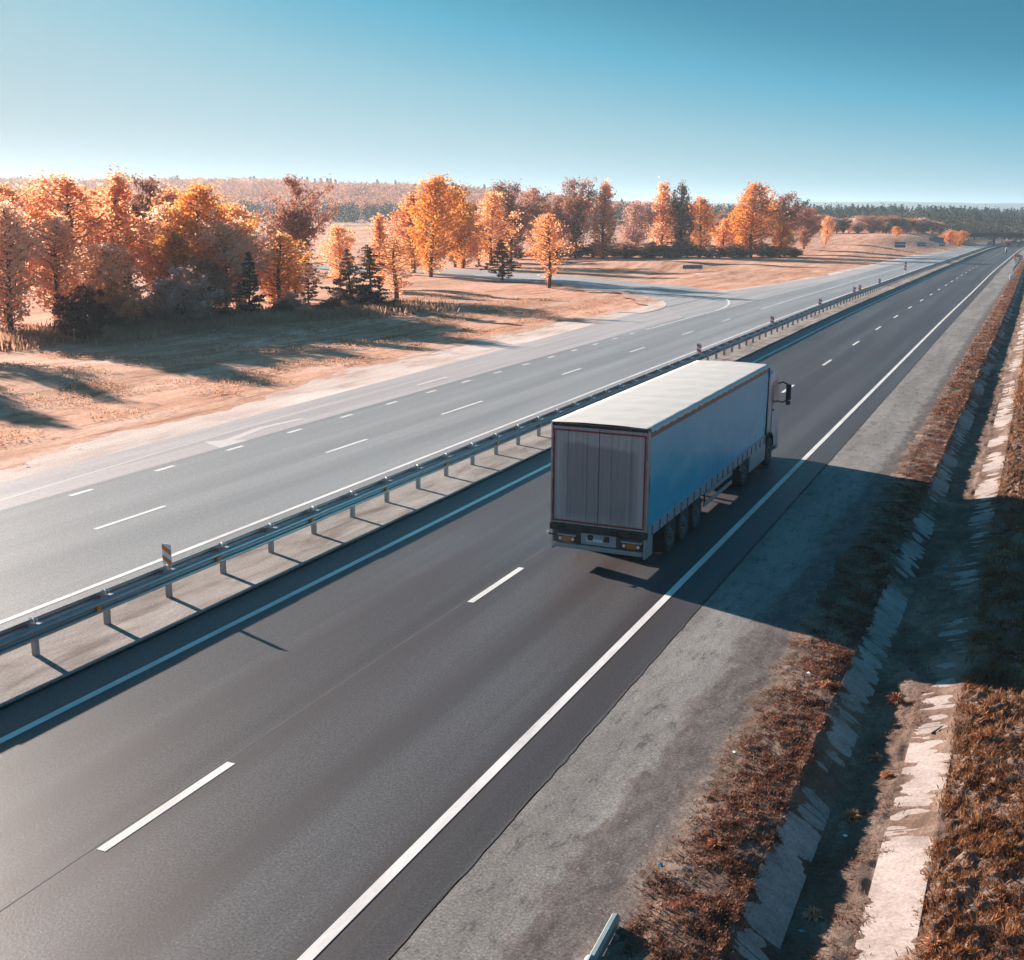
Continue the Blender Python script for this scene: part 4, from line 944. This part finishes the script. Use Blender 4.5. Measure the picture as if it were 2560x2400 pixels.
# scrub belt of orange and brown bushy trees beyond the brown field, right of the row
k_ = 0
for i in range(84):
    u = i / 83.0
    x = -100 + 64 * u + rnd.uniform(-4, 4); y = 400 + 150 * u + rnd.uniform(-10, 14)
    hh = rnd.uniform(4.2, 7.0); lf = ('l_mauve', 'l_brown', 'l_orange', 'l_mauve', 'l_brown', 'l_peach')[i % 6]
    tree('scrub_tree', ('birch', 'brown', 'broad')[i % 3], (1, 6, 2)[i % 3], lf, x, y, hh, hh * rnd.uniform(1.0, 1.5), {'l_mauve': 'pale brown', 'l_brown': 'dark russet', 'l_orange': 'bright orange', 'l_peach': 'pale peach'}[lf] + ' bushy tree in the belt behind the brown field', 'tree', 'bushy trees behind the brown field')
for x, y, h, w, lf, lab in ((-25.2, 470, 5.0, 4.2, 'l_gold', 'left one of two small bright yellow trees at the overpass ramp'), (-22.2, 478, 5.6, 4.0, 'l_gold', 'right one of two small bright yellow trees at the overpass ramp'),
                  (-38.5, 418, 3.4, 3.6, 'l_gold', 'olive yellow bush on the bank left of the overpass'), (-24.0, 500, 6.5, 5.5, 'l_dark', 'dark tree standing behind the two yellow ones')):
    tree('ramp_tree', 'birch', 4, lf, x, y, h, w, lab, 'tree', None)

# ------------------------------------------------------------------ far woods, each read as one mass
def wood(name, n, region, hrange, wr, mat, label, seed, leaves=34, size=1.3, conic=False):
    r = np.random.RandomState(seed); pts = []
    while len(pts) < n:
        m_ = n * 3; az = np.radians(r.uniform(region[0], region[1], m_)); R = np.sqrt(r.uniform(region[2]**2, region[3]**2, m_))
        x = 7.4 + np.sin(az) * R; y = np.cos(az) * R; pts += list(zip(x, y))
    pts = np.array(pts[:n]); z = terrain(pts[:, 0], pts[:, 1]); h = r.uniform(*hrange, n); w = h * r.uniform(*wr, n)
    q = r.normal(size=(n, leaves, 3)); q /= np.linalg.norm(q, axis=2)[..., None]; q *= r.uniform(.55, 1.0, (n, leaves, 1))
    u = (q[..., 2] + 1) / 2
    if conic:
        rad = (1 - u) ** .8; th = r.uniform(0, 6.28, (n, leaves)); rr_ = rad * r.uniform(.3, 1, (n, leaves))
        q[..., 0] = np.cos(th) * rr_; q[..., 1] = np.sin(th) * rr_
    P = np.empty_like(q); P[..., 0] = pts[:, 0, None] + q[..., 0] * w[:, None] / 2; P[..., 1] = pts[:, 1, None] + q[..., 1] * w[:, None] / 2
    P[..., 2] = z[:, None] + h[:, None] * (.12 + .9 * u)
    dist = np.hypot(pts[:, 0], pts[:, 1]); s = size * np.clip(dist / 600, .7, 3.0)
    V, F = quads_at(P.reshape(-1, 3), np.repeat(s * .8, leaves), r=r, elong=1.3)
    o = obj(name, np_mesh(name, V, F, M[mat])); tag(o, label, 'wood', kind='stuff'); return o
M['w_orange'] = leaf_mat('far_orange_wood', [(.3, (.34, .13, .07)), (.46, (.66, .30, .16)), (.6, (.78, .44, .29)), (.7, (.40, .24, .17))], .3, big=.035)
M['w_dark'] = leaf_mat('far_dark_pines', [(.3, (.022, .036, .032)), (.5, (.034, .052, .044)), (.7, (.06, .065, .05))], .1, big=.03)
M['w_mixed'] = leaf_mat('far_mixed_wood', [(.3, (.045, .05, .04)), (.48, (.09, .085, .06)), (.6, (.20, .13, .09)), (.7, (.30, .18, .12))], .2, big=.02)
wood('dark_pine_belt', 900, (-52, -17, 560, 680), (8, 13), (.45, .8), 'w_dark', 'dark green pine belt across the flat behind the left grove', 41, 80, .8)
wood('orange_hill_wood', 5200, (-55, -14, 720, 1420), (8, 14), (.7, 1.1), 'w_orange', 'pale orange autumn wood covering the long hill on the left', 42, 46, 1.0)
wood('far_hill_wood', 2600, (-55, 8, 1420, 2300), (10, 16), (.8, 1.2), 'w_mixed', 'greyish wood on the plain beyond the hill', 43, 24, 1.1)
wood('roadside_pine_wood', 2600, (-19, 9, 600, 1200), (9, 14.5), (.35, .6), 'w_dark', 'dark blue green pine wood on the right beyond the overpass', 44, 60, .85, True)
wood('mixed_wood_edge', 900, (-14, 9, 540, 720), (7, 10), (.6, 1.0), 'w_mixed', 'brownish mixed wood in front of the dark pines at the right', 45, 60, .8)
# pines standing up from the ridge line, each one its own tree
b_ = MB(); b_.tube([(0, 0, -.5), (0, 0, 9.5)], [.22, .05], 5); rt = b_.mesh('trunk', M['bark'])
r7 = np.random.RandomState(7); PP = []
for i in range(300):
    u = r7.uniform(.12, 1); rad = 2.0 * (1 - u) ** .8 * r7.uniform(.2, 1); th = r7.uniform(0, 6.28); PP.append((rad * math.cos(th), rad * math.sin(th), u * 10))
V, F = quads_at(np.array(PP), .8, r=r7); rc = np_mesh('crown', V, F, M['l_dark'])
for i in range(130):
    az = math.radians(rnd.triangular(-48, -17, -34)); R = rnd.uniform(1330, 1440); x = 7.4 + math.sin(az) * R; y = math.cos(az) * R
    t = tag(empty('ridge_pine', (x, y, float(terrain(x, y)) + 1)), 'dark pine poking up from the ridge line of the hill', 'tree', 'pines along the hill ridge')
    h = rnd.uniform(.9, 1.25) if rnd.random() < .8 else rnd.uniform(1.3, 1.8); t.scale = (h * 1.3, h * 1.3, h); obj('trunk', rt, t); obj('crown', rc, t)

# ------------------------------------------------------------------ grass and weeds
def tuft_field(name, xy, h, n_per, w, mat, label, seed, lean=.5, spread=.12, z=None):
    """clusters of tapering blades, one small triangle pair each"""
    r = np.random.RandomState(seed); n = len(xy)
    base = np.repeat(xy, n_per, 0) + r.normal(size=(n * n_per, 2)) * spread
    hh = (np.repeat(h if np.ndim(h) else np.full(n, h), n_per) * r.uniform(.45, 1.2, n * n_per)); ww = w * r.uniform(.6, 1.3, n * n_per)
    z0 = (z if z is not None else verge_z)(base[:, 0], base[:, 1]) - .01
    th = r.uniform(0, 6.28, n * n_per); ln = r.uniform(.1, 1, n * n_per) * lean * hh; tw = r.uniform(0, 6.28, n * n_per)
    B = np.stack([base[:, 0], base[:, 1], z0], -1); dx = np.stack([np.cos(tw), np.sin(tw), np.zeros_like(tw)], -1) * ww[:, None]
    Ld = np.stack([np.cos(th) * ln, np.sin(th) * ln, hh], -1); mid = B + Ld * .55 - np.stack([np.zeros_like(hh), np.zeros_like(hh), -hh * .08], -1)
    V = np.stack([B - dx * .5, B + dx * .5, mid + dx * .45, B + Ld, mid - dx * .45], 1).reshape(-1, 3)
    i = np.arange(n * n_per)[:, None] * 5
    me = np_mesh(name, V, [i + np.array([[0, 1, 2, 4]]), i + np.array([[4, 2, 3]])], M[mat])
    o = obj(name, me); tag(o, label, 'grass', kind='stuff'); return o
M['g_rust'] = leaf_mat('rusty_verge_weeds', [(.3, (.10, .045, .03)), (.43, (.25, .11, .07)), (.56, (.42, .21, .13)), (.68, (.58, .38, .27))], .25, big=1.6)
M['g_brown'] = leaf_mat('brown_bank_grass', [(.3, (.045, .018, .009)), (.45, (.13, .052, .022)), (.58, (.27, .11, .045)), (.7, (.40, .20, .10))], .25, big=1.3)
M['g_dry'] = leaf_mat('tall_dry_grass', [(.3, (.34, .18, .11)), (.5, (.56, .33, .22)), (.7, (.72, .48, .34))], .55, big=.25)
def scatter(n, x0, x1, y0, y1, seed, p=1.6, dens=None):
    r = np.random.RandomState(seed); u = r.uniform(0, 1, n); y = y0 * (y1 / y0) ** (u ** 1.0); x = r.uniform(x0, x1, n)
    if dens is not None:
        kx = r.uniform(0, 1, n) < dens(x, y); x, y = x[kx], y[kx]
    return np.stack([x + bend(y), y], -1)
dens_l = lambda x, y: np.clip((x - 3.25) / 1.15, .03, 1) * np.clip(.52 + 1.3 * fbm(x, y, 1.1, 51), .06, 1)
tuft_field('verge_weeds', scatter(30000, 3.0, 4.66, 9.5, 60, 61, dens=dens_l), .055, 8, .018, 'g_rust', 'rusty weeds and dead leaves between shoulder and ditch', 62, 1.3, .06)
tuft_field('far_verge_weeds', scatter(8000, 3.5, 4.7, 55, 330, 63, dens=lambda x, y: np.clip(.5 + fbm(x, y, 4, 55), .1, 1)), .09, 5, .06, 'g_rust', 'rusty weeds further along the verge', 64, .9, .12)
tuft_field('bank_grass', scatter(26000, 6.80, 11.0, 10.5, 70, 65, dens=lambda x, y: np.clip(.6 + .9 * fbm(x, y, 1.3, 52), .12, 1)), .10, 9, .017, 'g_brown', 'brown orange grass covering the bank right of the ditch', 66, 1.1, .08)
tuft_field('far_bank_grass', scatter(9000, 6.9, 13.0, 60, 330, 67), .3, 5, .07, 'g_brown', 'brown grass on the bank further along the ditch', 68, .8, .15)
tuft_field('ditch_litter', scatter(2600, 5.1, 6.25, 10.5, 70, 69, dens=lambda x, y: np.clip(.25 + 1.2 * fbm(x, y, 1.1, 53), 0, 1)), .06, 6, .014, 'g_rust', 'dead stalks and leaf litter on the ditch floor', 70, 1.5, .07)
# tall dry grass at the foot of the left grove
r = np.random.RandomState(71); u = r.uniform(0, 1, 9000)
gxy = np.stack([-59.5 + 13 * u + r.normal(size=9000) * 2.2, 54 + 42 * u + r.normal(size=9000) * 2.0], -1)
tuft_field('tall_dry_grass', gxy, r.uniform(.2, .75, 9000), 5, .08, 'g_dry', 'tall dry grass along the foot of the left grove', 72, .5, .3, z=terrain)
r = np.random.RandomState(73); n = 42000
gxy = np.stack([r.uniform(-58, -28.5, n), r.uniform(28, 150, n)], -1); kp = (fbm(gxy[:, 0], gxy[:, 1] , 9, 54) > .1) & (gxy[:, 0] < sand_edge(gxy[:, 1]) - .8) & ~((gxy[:, 1] > 118) & (gxy[:, 0] > -62)); gxy = gxy[kp]
tuft_field('field_tussocks', gxy, .10, 3, .05, 'g_dry', 'low dry tussocks scattered over the field', 74, .9, .2, z=terrain)

# leafy rosettes growing in the ditch
M['rosette'] = leaf_mat('rosette_leaves', [(.3, (.34, .13, .07)), (.5, (.58, .27, .15)), (.7, (.70, .45, .28))], .2, big=6)
def rosette_mesh(seed):
    r = np.random.RandomState(seed); b = MB()
    for i in range(120):
        a = i * 2.4; L = r.uniform(.06, .19); el = r.uniform(.05, 1.3); w = .011
        d = Vector((math.cos(a) * math.cos(el), math.sin(a) * math.cos(el), math.sin(el))); s_ = Vector((-math.sin(a), math.cos(a), 0)) * w
        o_ = d * .02; m_ = d * L * .6 + Vector((0, 0, .01)); e_ = d * L - Vector((0, 0, L * .25))
        b.add([o_, m_ + s_, e_, m_ - s_, m_ + Vector((0, 0, -.008))], [(0, 4, 1), (1, 4, 2), (0, 3, 4), (4, 3, 2)])
    return b.mesh('leaves', M['rosette'])
def stem_mesh():
    b = MB()
    for i in range(5): b.tube([(0, 0, -.03), (math.cos(i * 1.3) * .04, math.sin(i * 1.3) * .04, .12)], [.007, .003], 5)
    return b.mesh('stems', M['bark'])
rms = [rosette_mesh(s) for s in (1, 2, 3)]; stm = stem_mesh()
for i, (x, y, s, lab) in enumerate(((5.62, 22.6, 1.5, 'orange leafy weed on the ditch floor just outside the truck shadow'), (5.60, 19.9, 1.0, 'small leafy weed at the shadow edge, second below the truck shadow'), (5.86, 19.2, 1.0, 'leafy weed right of the second one on the pale ditch floor'),
        (5.52, 17.6, 1.35, 'round orange leafy weed in the middle of the ditch floor'), (5.42, 14.7, 1.1, 'low leafy weed beside the wide slab patch near the bottom'), (5.50, 12.35, 1.5, 'dense orange weed on the ditch floor at the bottom of the picture'),
        (7.25, 20.6, 1.6, 'bushy weed on the bank beside the highest bright slab patch'), (7.0, 14.0, 1.3, 'bushy weed at the bank edge near the bottom right'), (4.35, 21.9, 1.4, 'clump of orange weed on the verge crest by the end of the truck shadow'),
        (3.9, 15.2, 1.2, 'orange weed clump in the middle of the verge'), (4.3, 12.2, 1.3, 'dried weed clump near the lower end of the shaded slabs'))):
    t = tag(empty('leafy_weed', (x, y, float(verge_z(np.array([x]), np.array([y]))[0])), i * 1.1), lab, 'weed', 'leafy weeds in the ditch'); t.scale = (s, s, s * .9)
    obj('leaves', rms[i % 3], t); obj('stems', stm, t)
# ------------------------------------------------------------------ overpass, signs and traffic far away
M['conc_shade'] = plain('shade_blue_concrete', (.16, .24, .30), .8, 0, .15, .4)  # the blue of concrete in shade is painted into this base colour
M['dark_deck'] = plain('dark_steel_deck', (.07, .07, .08), .6, .2, .2, .5)
ov = tag(empty('overpass', (0, 505, 0)), 'low dark road bridge crossing the motorway far off at the right', 'bridge')
def zz(x, y): return float(terrain(x, y))
MB().box(-26, 60, 0, 9, -.35, .55).build('deck', M['dark_deck'], ov)
MB().box(-26, 60, -.25, -.05, .55, 1.25).build('parapet', M['dark_deck'], ov); MB().box(-26, 60, 9.05, 9.25, .55, 1.25).build('parapet', M['dark_deck'], ov)
MB().box(-30, -22.6, -.4, 9.4, -6, .40).build('abutment', M['conc_shade'], ov); MB().box(18, 26, -.4, 9.4, -6, .40).build('abutment', M['conc_shade'], ov)
for x in (-11.5, 8.5):
    for y in (1.5, 4.5, 7.5): MB().tube([(x, y, -6), (x, y, -.36)], .35, 10).build('pier', M['conc_shade'], ov, smooth=True)
t = tag(empty('retaining_wall', (-28.5, 452, zz(-28.5, 452)), -.25), 'shade tinted blue grey retaining wall panel in the bank left of the overpass', 'wall')
MB().box(-2.6, 2.6, -.2, .2, -.5, 1.5).build('wall_panel', M['conc_shade'], t); MB().box(-2.8, 2.8, -.3, .3, 1.503, 1.7).build('coping', M['dark_deck'], t)
M['signblue'] = plain('blue_road_sign', (.05, .16, .24), .4, 0, .1, 3)
for x, y, w, h, lab in ((-29.6, 346.5, 3.0, 1.5, 'blue road sign on two posts, nearer one on the bank before the overpass'), (-26.2, 371.5, 2.6, 1.1, 'smaller blue road sign just right of the nearer one on the bank'), (-22.6, 400, 1.8, 1.3, 'third faint blue sign, closest to the retaining wall')):
    t = tag(empty('road_sign', (x, y, zz(x, y)), .3), lab, 'road sign')
    MB().box(-w/2, w/2, -.04, .04, .9, .9 + h).build('board', M['signblue'], t, bevel=.02)
    MB().box(-w/2 + .15, w/2 - .15, -.046, -.0405, .9 + h * .55, .9 + h * .63).build('legend', M['white_plate'], t)
    for sx_ in (-w*.32, w*.32): MB().tube([(sx_, .09, -.2), (sx_, .09, .9 + h * .9)], .06, 8).build('post', M['galv_post'], t)
t = tag(empty('road_sign', (-43.3, 183.2, zz(-43.3, 183.2)), .7), 'low wide grey blue sign board in the grass of the slip road fork', 'road sign')
MB().box(-1.7, 1.7, -.04, .04, .35, .95).build('board', M['signblue'], t, bevel=.02)
for sx_ in (-1.2, 1.2): MB().tube([(sx_, .09, -.2), (sx_, .09, .85)], .05, 8).build('post', M['galv_post'], t)

def small_car(x, y, col, label, rz=0.0, truck=False):
    nm = 'small_car'; t = tag(empty(nm, (x + float(bend(y)) * 0, y, zz(x, y) + .13 + .0), rz), label, 'car', 'cars far down the motorway')
    m_ = M.setdefault('carp_%s' % (col,), plain('car_paint', col, .3, .1, .05))
    MB().prism([(-2.1, .32), (-2.15, .75), (-1.9, .92), (-.9, .98), (1.2, .95), (2.05, .78), (2.12, .35)], -.86, .86, 'x').build('body', m_, t, bevel=.06, smooth=True)
    MB().prism([(-1.75, .95), (-1.25, 1.42), (.35, 1.44), (1.1, .96)], -.74, .74, 'x').build('cabin', M['glass'], t, bevel=.05, smooth=True)
    MB().box(-.66, .66, -1.15, .25, 1.441, 1.47).build('roof', m_, t, bevel=.01)
    for yy in (-1.35, 1.35):
        for xx in (-.80, .80): MB().tube([(xx - .1, yy, .32), (xx + .1, yy, .32)], .32, 14).build('wheel', M['tyre'], t)
    for xx in (-.62, .62): MB().box(xx - .15, xx + .15, -2.17, -2.13, .6, .72).build('tail_lamp', M['lamp_red'], t)
    return t
small_car(-13.6, 560, (.75, .76, .78), 'white car far down the left carriageway beyond the overpass')
small_car(-13.4, 520, (.45, .05, .05), 'dark red car under the left half of the overpass', 3.14)
small_car(-5.8, 497, (.55, .04, .05), 'red car in the right carriageway before the overpass')
small_car(-2.0, 510, (.78, .79, .80), 'white car beside the red one before the overpass')
small_car(-6.0, 600, (.10, .11, .13), 'dark car furthest away in the right carriageway')
small_car(-2.2, 560, (.35, .38, .42), 'grey car between overpass and furthest car')
# motorcycle with rider
mc = tag(empty('motorcycle', (-3.1, 381.7, zz(-3.1, 381.7) + .13)), 'single motorcycle riding alone on the empty right carriageway', 'motorcycle')
for yy in (-.7, .7): MB().tube([(-.07, yy, .31), (.07, yy, .31)], .31, 16).build('wheel', M['tyre'], mc)
MB().prism([(-.85, .62), (-.8, .85), (-.1, .82), (.2, .98), (.45, .95), (.62, .55), (.25, .3), (-.35, .3)], -.16, .16, 'x').build('body', M['blackrub'], mc, bevel=.04)
MB().tube([(-.36, .42, 1.08), (0, .5, 1.02), (.36, .42, 1.08)], .02, 6).build('handlebar', M['alu'], mc)
MB().tube([(0, .7, .31), (0, .48, 1.0)], .035, 6).build('fork', M['alu'], mc)
vs = [(0, -.15, .86), (0, -.08, 1.12), (0, .04, 1.36), (0, .08, 1.48), (0, .10, 1.62), (-.2, .03, 1.34), (-.3, .2, 1.14), (-.34, .42, 1.10), (.2, .03, 1.34), (.3, .2, 1.14), (.34, .42, 1.10),
      (-.17, -.1, .84), (-.24, .28, .74), (-.22, .05, .34), (.17, -.1, .84), (.24, .28, .74), (.22, .05, .34)]
es = [(0, 1), (1, 2), (2, 3), (3, 4), (2, 5), (5, 6), (6, 7), (2, 8), (8, 9), (9, 10), (0, 11), (11, 12), (12, 13), (0, 14), (14, 15), (15, 16)]
rad = [.17, .17, .19, .07, .12, .09, .065, .05, .09, .065, .05, .11, .09, .07, .11, .09, .07]
me = bpy.data.meshes.new('rider'); me.from_pydata(vs, es, []); ro = bpy.data.objects.new('person', me); COL.objects.link(ro)
sk = ro.modifiers.new('skin', 'SKIN'); ro.modifiers.new('sub', 'SUBSURF').levels = 1; ro.modifiers['sub'].render_levels = 1
for i, v in enumerate(me.skin_vertices[0].data): v.radius = (rad[i], rad[i])
me.skin_vertices[0].data[0].use_root = True; me.materials.append(M['white_plate']); ro.location = mc.location.copy()
tag(ro, 'person in a pale jacket seated on the distant motorcycle, leaning forward', 'person')

# road works at the right edge: striped boards, a sign and a rail start
t = tag(empty('striped_barrier', (3.0, 290, zz(3.0, 290)), 0), 'red and white striped road works barrier at the right edge far off', 'barrier')
for i in range(4):
    x = -1.3 + .95 * i
    MB().box(x - .32, x + .32, -.03, .03, .35, 1.45).build('board', M['white_plate'], t, bevel=.02)
    for z0 in (.45, .85, 1.2): MB().prism([(x - .318, z0), (x + .318, z0 + .12), (x + .318, z0 + .28), (x - .318, z0 + .16)], -.036, -.0305, 'y').build('stripe', M['red_tape'], t)
    MB().box(x - .28, x + .28, -.2, .2, 0, .12).build('foot', M['blackrub'], t)
t = tag(empty('works_sign', (1.95, 286.4, zz(1.95, 286.4))), 'orange and white sign on a stand in front of the striped barrier', 'road sign')
MB().box(-.6, .6, -.03, .03, .3, 1.7).build('board', M['orange_tape'], t, bevel=.02); MB().box(-.4, .4, -.037, -.031, .35, 1.2).build('panel', M['white_plate'], t)
for sx_ in (-.4, .4): MB().tube([(sx_, .06, 0), (sx_, .06, 1.6)], .03, 6).build('post', M['galv_post'], t)
t = tag(empty('verge_rail', (2.6, 228, zz(2.6, 228))), 'short pale guard rail along the verge before the striped barrier', 'crash barrier')
MB().sheet([(q[0], q[1]) for q in WP], 0, 62, .006).build('rail', M['alu_lite'], t)
for i in range(16): MB().box(-.1, -.01, i * 4, i * 4 + .1, -.7, .7).build('post', M['galv_post'], t)
t.rotation_euler = (math.atan2(zz(2.6, 290) - zz(2.6, 228), 62), 0, 0)
t = tag(empty('verge_stone', (3.2, 193.1, zz(3.2, 193.1) - .02)), 'white rounded marker stone on the verge below the guard rail', 'marker stone')
MB().prism([(-.28, 0), (-.30, .5), (-.2, .8), (.2, .8), (.30, .5), (.28, 0)], -.25, .25, 'y').build('stone', M['white_plate'], t, bevel=.06, smooth=True)

# scraps of litter
M['lit_white'] = plain('white_scrap', (.75, .74, .72), .6, 0, .06, 10); M['lit_blue'] = plain('blue_scrap', (.05, .30, .48), .4, 0, .1, 10); M['lit_dark'] = plain('dark_stick', (.07, .045, .035), .8, 0, .3, 10)
def scrap(x, y, s, mat, label, seed, ter=False):
    r = np.random.RandomState(seed); n = 9; b = MB(); ring = [(math.cos(a) * s * r.uniform(.6, 1.2), math.sin(a) * s * r.uniform(.5, 1.0), r.uniform(.0, s * .5)) for a in np.linspace(0, 6.28, n, endpoint=False)]
    b.add([(0, 0, s * .45)] + ring, [(0, i + 1, (i + 1) % n + 1) for i in range(n)])
    z = float(terrain(x, y)) if ter else float(verge_z(np.array([x]), np.array([y]))[0])
    o = b.build('paper_scrap' if mat == 'lit_white' else 'plastic_scrap', M[mat], None, loc=(x, y, z + .015)); tag(o, label, 'litter'); return o
scrap(3.98, 22.3, .08, 'lit_white', 'crumpled white paper on the verge weeds below the truck shadow', 1)
scrap(5.50, 17.0, .05, 'lit_white', 'small white scrap under the round leafy weed in the ditch', 2)
scrap(3.32, 14.4, .05, 'lit_blue', 'blue plastic scrap at the inner edge of the verge weeds', 3)
scrap(5.36, 14.25, .05, 'lit_blue', 'blue scrap beside a leafy weed on the ditch floor', 4)
scrap(5.8, 32.4, .09, 'lit_blue', 'light blue bag lying in the ditch at the upper shadow edge', 5)
scrap(3.45, 18.3, .045, 'lit_white', 'tiny white scrap on the bare dirt beside the gravel', 6)
for i, (x, y) in enumerate(((-25.6, 33.2), (-24.9, 30.0), (-27.2, 37.0), (-26.4, 32.0), (-28.5, 47.0), (-29.0, 62.0), (-29.6, 58.5), (-30.5, 41.0))):
    tag(scrap(x, y, rnd.uniform(.06, .11), 'lit_white', 'white scrap of litter lying along the edge of the field', 20 + i, True), group='litter along the field edge')
tag(MB().tube([(0, 0, 0), (.10, .22, .02), (.16, .30, .05)], [.02, .015, .008], 6).build('dry_stick', M['lit_dark'], None, loc=(6.42, 20.9, float(verge_z(np.array([6.42]), np.array([20.9]))[0]) + .03)), 'short dark stick on the pale ditch earth', 'stick')

# ------------------------------------------------------------------ haze
hz = MB().box(-7200, 6100, -3150, 10200, -12, 84).mesh('haze', M['paint']); ho = obj('haze', hz); ho['kind'] = 'stuff'
m = bpy.data.materials.new('haze_air'); m.use_nodes = True; N = m.node_tree.nodes; L = m.node_tree.links; N.remove(N['Principled BSDF'])
pv = N.new('ShaderNodeVolumePrincipled'); pv.inputs['Color'].default_value = (.60, .82, .96, 1); pv.inputs['Density'].default_value = .00018; pv.inputs['Anisotropy'].default_value = .36
L.new(pv.outputs[0], N['Material Output'].inputs['Volume']); hz.materials.clear(); hz.materials.append(m)
